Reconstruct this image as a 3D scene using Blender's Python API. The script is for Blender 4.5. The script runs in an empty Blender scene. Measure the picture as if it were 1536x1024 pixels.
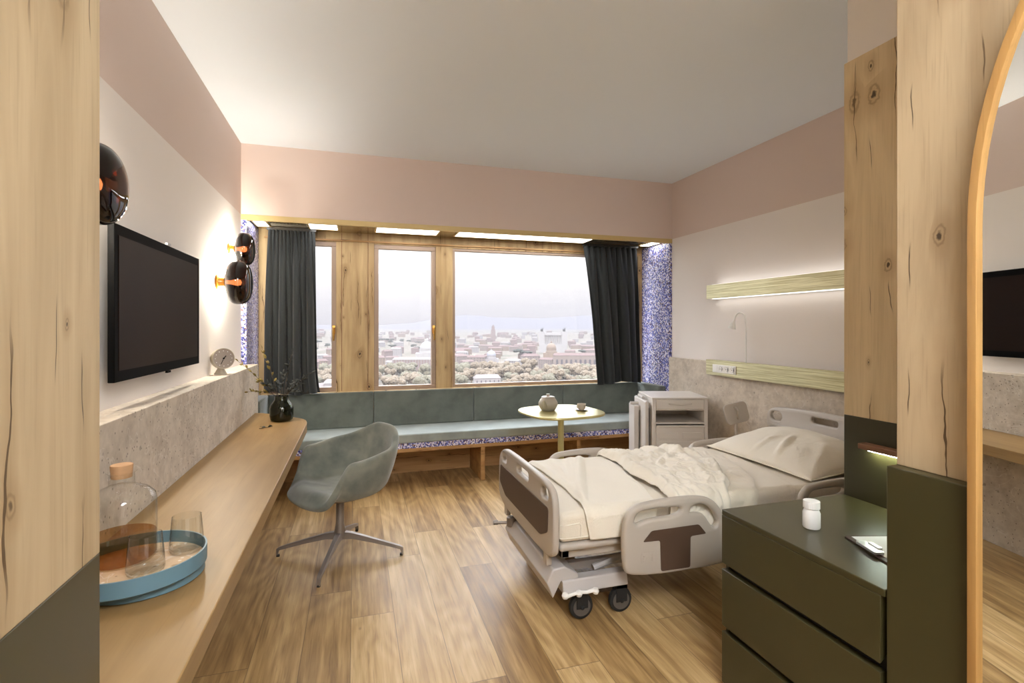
import bpy, bmesh, math, random
from mathutils import Vector, Matrix, noise
PI = math.pi
S = bpy.context.scene
COL = S.collection
random.seed(7)

# ------------------------------------------------------------------ helpers
def T(x, y, z): return Matrix.Translation((x, y, z))
def RZ(d): return Matrix.Rotation(math.radians(d), 4, 'Z')
def RX(d): return Matrix.Rotation(math.radians(d), 4, 'X')
def RY(d): return Matrix.Rotation(math.radians(d), 4, 'Y')

def box(bm, x0, x1, y0, y1, z0, z1, M=None):
    vs = [bm.verts.new(v) for v in ((x0,y0,z0),(x1,y0,z0),(x1,y1,z0),(x0,y1,z0),(x0,y0,z1),(x1,y0,z1),(x1,y1,z1),(x0,y1,z1))]
    for f in ((0,3,2,1),(4,5,6,7),(0,1,5,4),(1,2,6,5),(2,3,7,6),(3,0,4,7)):
        bm.faces.new([vs[i] for i in f])
    if M:
        for v in vs: v.co = M @ v.co
    return bm

def B(*boxes, M=None):
    bm = bmesh.new()
    for b in boxes: box(bm, *b, M=M)
    return bm

def lathe(bm, prof, n=32, M=None, close=True):
    """profile [(r, z)...] around Z"""
    rings = []
    for r, z in prof:
        if r < 1e-5: rings.append([bm.verts.new((0, 0, z))])
        else: rings.append([bm.verts.new((r*math.cos(2*PI*i/n), r*math.sin(2*PI*i/n), z)) for i in range(n)])
    for a, b in zip(rings, rings[1:]):
        for i in range(n):
            j = (i+1) % n
            if len(a) == 1 and len(b) == 1: continue
            if len(a) == 1: bm.faces.new((a[0], b[j], b[i]))
            elif len(b) == 1: bm.faces.new((a[i], a[j], b[0]))
            else: bm.faces.new((a[i], a[j], b[j], b[i]))
    if close:
        if len(rings[0]) > 1: bm.faces.new(list(reversed(rings[0])))
        if len(rings[-1]) > 1: bm.faces.new(rings[-1])
    if M:
        for rg in rings:
            for v in rg: v.co = M @ v.co
    return bm

def cyl(bm, p, q, r0, r1=None, n=16):
    r1 = r0 if r1 is None else r1
    p, q = Vector(p), Vector(q)
    d = q - p
    M = Matrix.Translation(p) @ d.to_track_quat('Z', 'Y').to_matrix().to_4x4()
    return lathe(bm, [(r0, 0), (r1, d.length)], n, M)

def tube(bm, pts, rad, n=10, closed=False):
    pts = [Vector(p) for p in pts]
    rs = rad if isinstance(rad, (list, tuple)) else [rad]*len(pts)
    rings = []; up = None
    N = len(pts)
    for i, p in enumerate(pts):
        a = pts[i-1] if (i > 0 or closed) else p
        b = pts[(i+1) % N] if (i < N-1 or closed) else p
        t = (b - a).normalized()
        if up is None:
            up = t.orthogonal().normalized()
        up = (up - t*up.dot(t))
        up = up.normalized() if up.length > 1e-6 else t.orthogonal().normalized()
        s = t.cross(up)
        rings.append([bm.verts.new(p + (up*math.cos(2*PI*k/n) + s*math.sin(2*PI*k/n))*rs[i]) for k in range(n)])
    prs = list(zip(rings, rings[1:])) + ([(rings[-1], rings[0])] if closed else [])
    for a, b in prs:
        for k in range(n):
            bm.faces.new((a[k], a[(k+1) % n], b[(k+1) % n], b[k]))
    if not closed:
        bm.faces.new(list(reversed(rings[0]))); bm.faces.new(rings[-1])
    return bm

def prism(bm, pts, h0, h1, M=None):
    """polygon in XY extruded h0..h1 in Z"""
    a = [bm.verts.new((x, y, h0)) for x, y in pts]
    b = [bm.verts.new((x, y, h1)) for x, y in pts]
    n = len(pts)
    bm.faces.new(list(reversed(a))); bm.faces.new(b)
    for i in range(n):
        j = (i+1) % n
        bm.faces.new((a[i], a[j], b[j], b[i]))
    if M:
        for v in a+b: v.co = M @ v.co
    return bm

def smooth_poly(pts, it=2):
    """Chaikin corner cutting of a closed outline"""
    for _ in range(it):
        out = []
        for i, p in enumerate(pts):
            q = pts[(i+1) % len(pts)]
            out += [(p[0]*.75+q[0]*.25, p[1]*.75+q[1]*.25), (p[0]*.25+q[0]*.75, p[1]*.25+q[1]*.75)]
        pts = out
    return pts

def round_poly(pts, r, n=4):
    out = []
    for i, p in enumerate(pts):
        p = Vector(p); a = Vector(pts[i-1]); b = Vector(pts[(i+1) % len(pts)])
        q = min(r, (a-p).length*.45, (b-p).length*.45)
        s0 = p+(a-p).normalized()*q; s1 = p+(b-p).normalized()*q
        for k in range(n+1):
            t_ = k/n; v = s0*(1-t_)**2 + p*2*t_*(1-t_) + s1*t_*t_; out.append((v.x, v.y))
    return out

def plate(outline, holes, half, bevel, M):
    """flat plate with holes from a filled 2D curve, thickness 2*half, rounded edges, as bmesh placed by M"""
    cu = bpy.data.curves.new('tmp', 'CURVE'); cu.dimensions = '2D'; cu.fill_mode = 'BOTH'
    cu.extrude = max(half - bevel, 0.0005); cu.bevel_depth = bevel; cu.bevel_resolution = 3; cu.offset = -bevel
    for pts in [outline] + list(holes):
        sp = cu.splines.new('POLY'); sp.points.add(len(pts)-1); sp.use_cyclic_u = True
        for i, (x, y) in enumerate(pts): sp.points[i].co = (x, y, 0, 1)
    ob = bpy.data.objects.new('tmp', cu); COL.objects.link(ob)
    dg = bpy.context.evaluated_depsgraph_get()
    me = bpy.data.meshes.new_from_object(ob.evaluated_get(dg))
    bm = bmesh.new(); bm.from_mesh(me)
    bmesh.ops.remove_doubles(bm, verts=bm.verts, dist=1e-5)
    bm.transform(M)
    bpy.data.objects.remove(ob); bpy.data.curves.remove(cu); bpy.data.meshes.remove(me)
    return bm

def rrect(x0, x1, y0, y1, r, n=6):
    out = []
    for cx, cy, a0 in ((x1-r, y1-r, 0), (x0+r, y1-r, 90), (x0+r, y0+r, 180), (x1-r, y0+r, 270)):
        for k in range(n+1):
            a = math.radians(a0 + 90*k/n)
            out.append((cx + r*math.cos(a), cy + r*math.sin(a)))
    return out

def wloc(o):
    v = Vector((0, 0, 0))
    while o: v += o.location; o = o.parent
    return v

def obj(name, bm, mat, parent=None, smooth=True, bevel=0, seg=2, sub=0, solid=0, loc=None, angle=35, label=None, kind=None):
    """links one mesh; vertices are given in room coordinates"""
    off = wloc(parent) if parent else Vector((0, 0, 0))
    l = Vector(loc) if loc is not None else off
    if l.length: bm.transform(Matrix.Translation(-l))
    bmesh.ops.recalc_face_normals(bm, faces=bm.faces)
    me = bpy.data.meshes.new(name); bm.to_mesh(me); bm.free()
    mats = mat if isinstance(mat, (list, tuple)) else [mat]
    for m in mats: me.materials.append(m)
    o = bpy.data.objects.new(name, me); COL.objects.link(o)
    if parent: o.parent = parent
    o.location = l - off
    if solid:
        m = o.modifiers.new('solid', 'SOLIDIFY'); m.thickness = abs(solid); m.offset = 1 if solid > 0 else -1
    if bevel:
        m = o.modifiers.new('bevel', 'BEVEL'); m.width = bevel; m.segments = seg; m.limit_method = 'ANGLE'; m.angle_limit = math.radians(40)
    if sub:
        m = o.modifiers.new('sub', 'SUBSURF'); m.levels = sub; m.render_levels = sub
    if smooth:
        for p in me.polygons: p.use_smooth = True
        if not sub:
            try:
                me.set_sharp_from_angle(angle=math.radians(angle))
            except Exception: pass
    if label: o['label'] = label
    if kind: o['kind'] = kind
    return o

def thing(name, label, cat, loc=(0, 0, 0), group=None):
    o = bpy.data.objects.new(name, None); COL.objects.link(o)
    o.location = loc; o.empty_display_size = .1
    o['label'] = label; o['category'] = cat
    if group: o['group'] = group
    return o

def tag(o, label, cat, group=None):
    o['label'] = label; o['category'] = cat
    if group: o['group'] = group
    return o

def struct(name, bm=None, mat=None, parent=None, **k):
    if bm is None:
        o = bpy.data.objects.new(name, None); COL.objects.link(o)
    else: o = obj(name, bm, mat, parent, **k)
    if not parent: o['kind'] = 'structure'
    return o

def copy_tree(o, parent=None):
    c = o.copy(); COL.objects.link(c)
    c.parent = parent
    for ch in list(o.children): copy_tree(ch, c)
    return c

def sm(x, a, b):
    t_ = max(0, min(1, (x-a)/(b-a))); return t_*t_*(3-2*t_)

# ------------------------------------------------------------------ materials
class NT:
    def __init__(s, name):
        s.m = bpy.data.materials.new(name); s.m.use_nodes = True
        s.t = s.m.node_tree; s.t.nodes.clear()
        s.out = s.n('ShaderNodeOutputMaterial')
    def n(s, ty, **k):
        nd = s.t.nodes.new(ty)
        for a, v in k.items(): setattr(nd, a, v)
        return nd
    def l(s, a, b): s.t.links.new(a, b)
    def put(s, sock, v):
        if hasattr(v, 'is_linked') or hasattr(v, 'links'): s.l(v, sock)
        else: sock.default_value = v
    def math(s, op, a, b=0.0, c=None, clamp=False):
        nd = s.n('ShaderNodeMath', operation=op, use_clamp=clamp)
        s.put(nd.inputs[0], a); s.put(nd.inputs[1], b)
        if c is not None: s.put(nd.inputs[2], c)
        return nd.outputs[0]
    def coord(s): return s.n('ShaderNodeTexCoord').outputs['Object']
    def mapping(s, v, scale=(1, 1, 1), loc=(0, 0, 0), rot=(0, 0, 0)):
        nd = s.n('ShaderNodeMapping'); s.put(nd.inputs['Vector'], v)
        nd.inputs['Scale'].default_value = scale; nd.inputs['Location'].default_value = loc; nd.inputs['Rotation'].default_value = rot
        return nd.outputs[0]
    def noise(s, v, scale=5, detail=4, rough=.55, dist=0, out=0):
        nd = s.n('ShaderNodeTexNoise'); s.put(nd.inputs['Vector'], v)
        nd.inputs['Scale'].default_value = scale; nd.inputs['Detail'].default_value = detail
        nd.inputs['Roughness'].default_value = rough; nd.inputs['Distortion'].default_value = dist
        return nd.outputs[out]
    def vor(s, v, scale=5, feature='F1', out='Distance', rand=1):
        nd = s.n('ShaderNodeTexVoronoi', feature=feature); s.put(nd.inputs['Vector'], v)
        nd.inputs['Scale'].default_value = scale; nd.inputs['Randomness'].default_value = rand
        return nd.outputs[out]
    def ramp(s, f, stops, interp='LINEAR'):
        nd = s.n('ShaderNodeValToRGB'); s.put(nd.inputs[0], f); cr = nd.color_ramp; cr.interpolation = interp
        while len(cr.elements) < len(stops): cr.elements.new(.5)
        for e, (p, c) in zip(cr.elements, stops):
            e.position = p; e.color = (*c, 1) if len(c) == 3 else c
        return nd.outputs[0]
    def smap(s, v, a, b, c=0.0, d=1.0):
        nd = s.n('ShaderNodeMapRange', interpolation_type='SMOOTHSTEP'); s.put(nd.inputs[0], v)
        for i, x in enumerate((a, b, c, d)): nd.inputs[i+1].default_value = x
        return nd.outputs[0]
    def mix(s, f, a, b, mode='MIX'):
        nd = s.n('ShaderNodeMix', data_type='RGBA', blend_type=mode)
        s.put(nd.inputs[0], f)
        for i, v in ((6, a), (7, b)):
            if isinstance(v, tuple): v = (*v, 1) if len(v) == 3 else v
            s.put(nd.inputs[i], v)
        return nd.outputs[2]
    def xyz(s, v):
        nd = s.n('ShaderNodeSeparateXYZ'); s.put(nd.inputs[0], v); return nd.outputs
    def comb(s, x, y, z):
        nd = s.n('ShaderNodeCombineXYZ')
        for i, v in enumerate((x, y, z)): s.put(nd.inputs[i], v)
        return nd.outputs[0]
    def bump(s, h, strength=.3, dist=.01):
        nd = s.n('ShaderNodeBump'); nd.inputs['Strength'].default_value = strength; nd.inputs['Distance'].default_value = dist
        s.put(nd.inputs['Height'], h); return nd.outputs[0]
    def bsdf(s, col, rough=.5, metal=0, normal=None, **k):
        p = s.n('ShaderNodeBsdfPrincipled')
        if isinstance(col, tuple): col = (*col, 1) if len(col) == 3 else col
        s.put(p.inputs['Base Color'], col); s.put(p.inputs['Roughness'], rough); s.put(p.inputs['Metallic'], metal)
        if normal is not None: s.l(normal, p.inputs['Normal'])
        for a, v in k.items(): s.put(p.inputs[a.replace('_', ' ')], v)
        s.l(p.outputs[0], s.out.inputs[0]); return s.m

def lin(r, g, b):
    f = lambda c: (c/255/12.92) if c/255 <= .04045 else ((c/255+.055)/1.055)**2.4
    return (f(r), f(g), f(b))

def flat(name, col, rough=.5, metal=0, nscale=0, namt=.06, bump=0, bscale=200, **k):
    t = NT(name); c = t.coord(); col2 = col
    if nscale:
        col2 = t.mix(t.noise(c, nscale, 3), tuple(x*(1-namt) for x in col), tuple(min(1, x*(1+namt)) for x in col))
    nm = t.bump(t.noise(c, bscale, 2), bump, .002) if bump else None
    return t.bsdf(col2, rough, metal, nm, **k)

def oak(name, light, dark, axis='Z', knots=True, rough=.55, seed=0.0, fine=1.0, plane='x', contrast=1.0):
    """knotty oak: long soft grain, knots with halo, dark splits; plane = the axis the visible face looks along"""
    t = NT(name); c = t.mapping(t.coord(), loc=(seed, seed*.7, seed*.31))
    k_ = {'Z': 2, 'Y': 1, 'X': 0}[axis]
    def st(f): v = [1, 1, 1]; v[k_] = f; return tuple(v)
    g = t.noise(t.mapping(c, st(.09)), 14*fine, 6, .6, dist=.8)
    g2 = t.noise(t.mapping(c, st(.14)), 4.5*fine, 2, .5, dist=1.0)
    patch = t.noise(t.mapping(c, st(.5)), 3.2, 3, .5)
    warp = t.noise(t.mapping(c, st(.2)), 1.5, 2, .4)
    band = t.math('SINE', t.math('MULTIPLY', warp, 60.0))
    gg = t.math('ADD', t.math('MULTIPLY', g, .45), t.math('MULTIPLY', g2, .3))
    gg = t.math('ADD', gg, t.math('MULTIPLY', patch, .25))
    gg = t.math('ADD', gg, t.math('MULTIPLY', band, .012))
    if contrast != 1: gg = t.math('ADD', t.math('MULTIPLY', gg, contrast), .5*(1-contrast))
    mid = tuple((a+b)/2 for a, b in zip(light, dark))
    col = t.ramp(gg, [(.30, dark), (.46, mid), (.58, light), (.72, tuple(min(1, x*1.08) for x in light))])
    fib = t.noise(t.mapping(c, st(.03)), 180, 2, .5)
    col = t.mix(t.smap(fib, .55, .75, 0, .22), col, tuple(x*.7 for x in dark))
    if knots:
        x, y, z = t.xyz(c)
        al = {'X': x, 'Y': y, 'Z': z}[axis]
        ac = {'x': (y if axis != 'Y' else z), 'y': (x if axis != 'X' else z), 'z': (x if axis != 'X' else y)}[plane]
        wob = t.math('MULTIPLY', t.math('SUBTRACT', t.noise(t.mapping(c, st(.5)), 7, 2), .5), .05)
        a2 = t.math('ADD', ac, wob)
        def vo(sa, sl, out):
            nd = t.n('ShaderNodeTexVoronoi', voronoi_dimensions='2D'); nd.inputs['Scale'].default_value = 1.0
            t.l(t.comb(t.math('MULTIPLY', a2, sa), t.math('MULTIPLY', al, sl), 0.0), nd.inputs['Vector']); return nd.outputs[out], nd
        d, nd = vo(6.5, 3.6, 'Distance'); rr = t.xyz(nd.outputs['Color'])
        size = t.math('MULTIPLY_ADD', rr[1], .13, .03)
        on = t.smap(rr[0], .3, .35)
        rel = t.math('DIVIDE', d, size)
        jit = t.math('ADD', rel, t.math('MULTIPLY', t.noise(c, 60, 2), .8))
        col = t.mix(t.math('MULTIPLY', t.smap(rel, .8, 3.2, .38, 0), on), col, tuple(a*b for a, b in zip(dark, (.80, .68, .55))))
        ringv = t.smap(t.math('ABSOLUTE', t.math('SUBTRACT', jit, 1.25)), .0, .3, .4, 0)
        col = t.mix(t.math('MULTIPLY', ringv, on), col, (.09, .05, .022))
        col = t.mix(t.math('MULTIPLY', t.smap(jit, .62, .9, .9, 0), on), col, (.03, .016, .008))
        # splits: thin, long, along the grain
        d2, nd2 = vo(6.4, 1.25, 'Distance'); pos = t.xyz(nd2.outputs['Position']); r2 = t.xyz(nd2.outputs['Color'])
        fine_w = t.math('MULTIPLY', t.math('SUBTRACT', t.noise(t.mapping(c, st(.35)), 16, 3), .5), .22)
        dx = t.math('ABSOLUTE', t.math('ADD', t.math('SUBTRACT', t.math('MULTIPLY', a2, 6.4), pos[0]), fine_w))
        dl = t.math('ABSOLUTE', t.math('SUBTRACT', t.math('MULTIPLY', al, 1.25), pos[1]))
        wid = t.math('MULTIPLY_ADD', t.noise(t.mapping(c, st(.6)), 26, 2), .04, -.009)
        cr = t.math('MULTIPLY', t.math('LESS_THAN', dx, wid), t.math('MULTIPLY', t.smap(dl, .12, .26, 1, 0), t.smap(r2[0], .25, .27)))
        col = t.mix(t.math('MULTIPLY', cr, 1.0), col, (.03, .016, .008))
        d3, nd3 = vo(13.0, 3.1, 'Distance'); p3 = t.xyz(nd3.outputs['Position']); r3 = t.xyz(nd3.outputs['Color'])
        ex = t.math('ABSOLUTE', t.math('ADD', t.math('SUBTRACT', t.math('MULTIPLY', a2, 13.0), p3[0]), t.math('MULTIPLY', fine_w, .9)))
        el = t.math('ABSOLUTE', t.math('SUBTRACT', t.math('MULTIPLY', al, 3.1), p3[1]))
        c3 = t.math('MULTIPLY', t.math('LESS_THAN', ex, .018), t.math('MULTIPLY', t.smap(el, .08, .22, 1, 0), t.smap(r3[0], .62, .64)))
        col = t.mix(t.math('MULTIPLY', c3, .85), col, (.05, .03, .015))
        col = t.mix(t.math('MULTIPLY', t.smap(dx, 0, .22, .3, 0), t.smap(dl, .1, .4, 1, 0)), col, tuple(a*b for a, b in zip(dark, (.85, .76, .64))))
    nm = t.bump(g, .08, .003)
    return t.bsdf(col, rough, 0, nm, Specular_IOR_Level=.35)

def floor_mat():
    t = NT('oak_planks'); c = t.coord(); x, y, z = t.xyz(c)
    w = .2
    xs = t.math('DIVIDE', t.math('ADD', x, 3.02), w)
    row = t.math('FLOOR', xs)
    wn = t.n('ShaderNodeTexWhiteNoise', noise_dimensions='1D'); t.l(row, wn.inputs['W'])
    ys = t.math('DIVIDE', t.math('ADD', y, t.math('MULTIPLY', wn.outputs[0], 7.0)), 1.55)
    seg = t.math('FLOOR', ys)
    wn2 = t.n('ShaderNodeTexWhiteNoise', noise_dimensions='2D'); t.l(t.comb(row, seg, 0.0), wn2.inputs['Vector'])
    rnd = wn2.outputs[0]
    off = t.math('MULTIPLY', rnd, 37.0)
    gc = t.comb(t.math('ADD', x, off), t.math('MULTIPLY', y, .05), off)
    g = t.math('ADD', t.math('MULTIPLY', t.noise(gc, 34, 6, .6, dist=.4), .7), t.math('MULTIPLY', t.noise(gc, 9, 3, .5, dist=.8), .3))
    wc = t.comb(t.math('ADD', x, off), t.math('MULTIPLY', y, .24), off)
    warp = t.noise(wc, 3.4, 2, .4)
    band = t.math('SINE', t.math('MULTIPLY', warp, 75.0))
    band = t.math('MULTIPLY', band, t.math('MULTIPLY', t.noise(wc, 2.0, 1), .085))
    gg = t.math('ADD', g, band)
    gg = t.math('ADD', gg, t.math('MULTIPLY', t.math('SUBTRACT', rnd, .5), .24))
    gg = t.math('ADD', gg, t.math('MULTIPLY', t.math('SUBTRACT', t.noise(c, .9, 2), .5), .12))
    col = t.ramp(gg, [(.26, lin(124, 93, 54)), (.43, lin(166, 133, 86)), (.57, lin(192, 160, 110)), (.78, lin(222, 194, 146))])
    pores = t.noise(t.comb(t.math('ADD', x, off), t.math('MULTIPLY', y, .04), off), 150, 3)
    col = t.mix(t.smap(pores, .55, .75, 0, .4), col, lin(104, 70, 38))
    kd = t.vor(t.comb(t.math('ADD', x, off), t.math('MULTIPLY', y, .5), 0.0), 2.2)
    col = t.mix(t.smap(kd, .012, .03, .85, 0), col, (.04, .02, .01))
    fx = t.math('FRACT', xs); fy = t.math('FRACT', ys)
    ex = t.math('MINIMUM', fx, t.math('SUBTRACT', 1.0, fx)); ey = t.math('MINIMUM', fy, t.math('SUBTRACT', 1.0, fy))
    gap = t.math('MAXIMUM', t.smap(ex, .004, .012, 1, 0), t.smap(ey, .0008, .0018, 1, 0))
    col = t.mix(t.math('MULTIPLY', gap, .6), col, (.08, .045, .02))
    rg = t.math('ADD', .3, t.math('MULTIPLY', g, .18))
    nm = t.bump(t.math('SUBTRACT', g, gap), .16, .003)
    return t.bsdf(col, rg, 0, nm, Specular_IOR_Level=.45)

def concrete(name, a, b):
    t = NT(name); c = t.coord()
    n = t.noise(c, 3.5, 5, .6, dist=.5)
    n2 = t.noise(c, 22, 4, .6)
    col = t.ramp(t.math('ADD', t.math('MULTIPLY', n, .6), t.math('MULTIPLY', n2, .4)), [(.3, b), (.55, a), (.75, tuple(min(1, x*1.12) for x in a))])
    d = t.vor(c, 42); r = t.vor(c, 42, out='Color')
    rr = t.xyz(r)[0]
    col = t.mix(t.math('MULTIPLY', t.smap(d, .12, .2, .75, 0), t.smap(rr, .72, .74)), col, tuple(x*.38 for x in b))
    col = t.mix(t.math('MULTIPLY', t.smap(d, .14, .22, .7, 0), t.smap(rr, .26, .24, 0, 1)), col, (.8, .75, .68))
    d2 = t.vor(c, 11, out='Distance'); r2 = t.xyz(t.vor(c, 11, out='Color'))[1]
    col = t.mix(t.math('MULTIPLY', t.smap(d2, .07, .14, .65, 0), t.smap(r2, .6, .62)), col, tuple(x*.5 for x in b))
    nn = t.noise(c, 5, 3, .5, dist=1.5)
    vein = t.smap(t.math('ABSOLUTE', t.math('SUBTRACT', nn, .5)), .002, .012, .35, 0)
    col = t.mix(vein, col, (.82, .78, .72))
    return t.bsdf(col, .75, 0, t.bump(n2, .25, .004))

def mosaic():
    t = NT('blue_terrazzo'); c = t.coord()
    d = t.vor(c, 95, out='Color'); r, g, b = t.xyz(d)
    col = t.ramp(r, [(0, lin(52, 58, 132)), (.16, lin(104, 112, 190)), (.36, lin(236, 232, 245)), (.60, lin(146, 150, 214)), (.74, lin(120, 84, 78)), (.82, lin(214, 216, 240)), (.93, lin(60, 62, 92))], 'CONSTANT')
    return t.bsdf(col, .35)

def suede(name, a, b, scale=7, rough=.85):
    t = NT(name); c = t.coord()
    n = t.noise(c, scale, 5, .55, dist=.15)
    col = t.ramp(n, [(.32, b), (.6, a), (.8, tuple(min(1, x*1.15) for x in a))])
    return t.bsdf(col, rough, 0, t.bump(t.noise(c, 420, 2), .25 if rough > .6 else .08, .001), Sheen_Weight=.35, Sheen_Roughness=.5)

def brushed(name, a, b, axis='Y', rough=.32):
    t = NT(name); c = t.coord()
    st = {'Y': (1, .015, 1), 'X': (.015, 1, 1), 'Z': (1, 1, .015)}[axis]
    n = t.noise(t.mapping(c, st), 160, 4, .7)
    col = t.mix(t.smap(n, .35, .65), a, b)
    return t.bsdf(col, t.math('ADD', rough-.1, t.math('MULTIPLY', n, .25)), .75, t.bump(n, .35, .002))

def glass(name, tint=(.97, .98, .97), edge=.55, refl=1.0):
    """thin clear glass: straight transmission, fresnel reflection, tinted rim"""
    t = NT(name)
    lw = t.n('ShaderNodeLayerWeight'); lw.inputs[0].default_value = .35
    tr = t.n('ShaderNodeBsdfTransparent')
    t.l(t.mix(t.math('POWER', lw.outputs['Facing'], 2.5), tint, tuple(x*edge for x in tint)), tr.inputs[0])
    gl = t.n('ShaderNodeBsdfGlossy'); gl.inputs['Roughness'].default_value = .02
    mx = t.n('ShaderNodeMixShader')
    lf = t.n('ShaderNodeLayerWeight'); lf.inputs[0].default_value = .5
    fr = t.math('MULTIPLY_ADD', t.math('POWER', lf.outputs['Facing'], 5.0), .9, .045)
    t.l(t.math('MULTIPLY', fr, refl, clamp=True), mx.inputs[0])
    t.l(tr.outputs[0], mx.inputs[1]); t.l(gl.outputs[0], mx.inputs[2]); t.l(mx.outputs[0], t.out.inputs[0])
    return t.m

def emis(name, col, st):
    t = NT(name); e = t.n('ShaderNodeEmission'); e.inputs[0].default_value = (*col, 1); e.inputs[1].default_value = st
    t.l(e.outputs[0], t.out.inputs[0]); return t.m

def wall_two(name, low, high, z):
    t = NT(name); c = t.coord(); zz = t.xyz(c)[2]
    col = t.mix(t.math('GREATER_THAN', zz, z), low, high)
    return t.bsdf(col, .85, 0, t.bump(t.noise(c, 160, 2), .04, .001))

def linen(name, col):
    t = NT(name); c = t.coord()
    n = t.noise(c, 5, 4, .6)
    cc = t.mix(n, tuple(x*.95 for x in col), tuple(min(1, x*1.03) for x in col))
    h = t.math('ADD', t.noise(c, 260, 2), t.math('MULTIPLY', t.noise(c, 18, 4, .6, dist=1.2), 2.2))
    return t.bsdf(cc, .95, 0, t.bump(h, .35, .006), Sheen_Weight=.25)

PINK = lin(221, 203, 194); WHITE = lin(240, 233, 228)
M = {}
M['ceil'] = flat('ceiling_paint', lin(236, 243, 252), .9)
M['wall'] = wall_two('wall_paint', WHITE, PINK, 2.286)
M['pink'] = flat('pink_paint', PINK, .85)
M['offwhite'] = flat('white_paint', WHITE, .85)
M['oak_v'] = oak('knotty_oak_upright', lin(187, 165, 131), lin(156, 133, 100))
M['oak_lit'] = oak('lightened_oak_partition', lin(226, 204, 166), lin(192, 167, 129), seed=7.7)  # oak copy lightened in colour to offset the weak light on the partition face
M['oak_v2'] = oak('knotty_oak_closet', lin(186, 164, 131), lin(153, 130, 100), seed=3.3)
M['oak_win'] = oak('knotty_oak_window', lin(198, 172, 128), lin(156, 126, 86), seed=5.1, plane='y')
M['oak_desk'] = oak('oak_worktop', lin(160, 130, 86), lin(128, 98, 58), 'Y', False, .45, seed=2.2, contrast=.8)
M['oak_bench'] = oak('oak_bench', lin(196, 156, 104), lin(156, 114, 68), 'X', True, .5, seed=1.4, plane='y')
M['oak_edge'] = oak('oak_mirror_frame', lin(182, 140, 84), lin(150, 106, 56), 'Z', False, .4, seed=8)
M['walnut'] = oak('brown_wood', lin(142, 100, 72), lin(100, 66, 46), 'Y', False, .5, seed=6)
M['floor'] = floor_mat()
M['concrete'] = concrete('speckled_concrete', lin(210, 198, 182), lin(170, 156, 140))
M['mosaic'] = mosaic()
M['olive'] = flat('olive_lacquer', lin(58, 53, 29), .34, nscale=3, namt=.08, Specular_IOR_Level=.5)
M['dark'] = flat('dark_recess', (.008, .007, .005), .7)
M['suede'] = suede('grey_green_suede', lin(128, 130, 118), lin(96, 101, 94))
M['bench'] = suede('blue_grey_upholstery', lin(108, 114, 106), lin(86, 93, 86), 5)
M['bench_lit'] = suede('lightened_seat_upholstery', lin(158, 168, 164), lin(136, 146, 142), 5, .42)  # paler copy of the upholstery, light on the seat top painted into the colour
M['curtain'] = flat('charcoal_curtain', lin(31, 35, 36), .85, nscale=3, namt=.1, bump=.2, bscale=500, Sheen_Weight=.15)
M['brass'] = brushed('brushed_brass', lin(234, 229, 190), lin(186, 178, 134))
M['brass_table'] = flat('pale_brass_lacquer', lin(206, 196, 138), .28, .55)
M['soffit'] = flat('polished_brass_soffit', lin(196, 176, 128), .1, .9, bump=.05, bscale=9)
M['trimgold'] = flat('satin_gold_trim', lin(206, 182, 128), .5, .25)
M['plastic'] = flat('warm_grey_plastic', lin(186, 176, 164), .4)
M['plastic_w'] = flat('pale_grey_plastic', lin(204, 198, 192), .38)
M['brownp'] = flat('taupe_inlay', lin(86, 66, 52), .55)
M['cabinet'] = flat('warm_white_metal', lin(226, 219, 211), .35)
M['chassis'] = flat('grey_white_enamel', lin(194, 188, 184), .42)
M['rubber'] = flat('black_rubber', (.012, .012, .012), .6)
M['wheel'] = flat('grey_wheel_disc', lin(92, 86, 80), .45)
M['linen'] = linen('cream_linen', lin(246, 238, 222))
M['sheet'] = linen('cream_sheet', lin(242, 232, 214))
M['alu'] = flat('taupe_aluminium', lin(138, 128, 120), .38, .45)
M['steel'] = flat('dark_steel', (.05, .05, .05), .3, .8)
M['black'] = flat('black_plastic', (.002, .002, .002), .6, Specular_IOR_Level=.06)
M['screen'] = flat('dark_screen', lin(34, 21, 14), .35, nscale=3, namt=.25, Specular_IOR_Level=.06)
M['frame'] = flat('taupe_window_frame', lin(164, 142, 124), .5)
M['goldh'] = flat('polished_gold', lin(230, 180, 96), .2, 1)
M['glass'] = glass('window_glass', (.985, .985, .985), .95, .35)
M['clear'] = glass('clear_glass', (.975, .98, .97), .78, 1.2)
M['greeng'] = glass('green_glass', (.30, .36, .07), .3, 1.3)
M['amberg'] = glass('dark_amber_glass', (.07, .02, .008), .12, 1.2)
M['amberb'] = flat('amber_glass_base', lin(214, 140, 40), .15, Transmission_Weight=.4)
M['liquid'] = glass('amber_liquid', (.80, .60, .34), .8, .6)
M['cork'] = flat('cork', lin(180, 140, 100), .8, nscale=40, namt=.2)
M['blue'] = flat('dusty_blue_lacquer', lin(96, 126, 138), .45)
M['traytop'] = concrete('pale_terrazzo', lin(206, 178, 146), lin(180, 150, 120))
M['mirror'] = flat('mirror_silver', (.93, .94, .92), .0, 1)
M['white'] = flat('white_plastic', lin(248, 247, 244), .35)
M['paper'] = flat('white_paper', lin(240, 240, 240), .8)
M['brownboard'] = flat('brown_board', lin(70, 48, 38), .5)
M['silver'] = flat('brushed_silver', lin(200, 200, 200), .3, .9)
M['ceramic'] = flat('stone_ceramic', lin(176, 166, 148), .3)
M['ceramic2'] = flat('pale_ceramic', lin(196, 184, 168), .3)
M['clock'] = flat('greige_clock_body', lin(186, 176, 156), .5)
M['clockf'] = flat('clock_face', lin(172, 160, 150), .55)
M['leaf'] = flat('olive_leaf', lin(122, 104, 40), .6, nscale=30, namt=.3)
M['leafd'] = flat('dark_leaf', lin(46, 48, 42), .6)
M['twig'] = flat('brown_twig', lin(64, 50, 34), .7)
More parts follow.
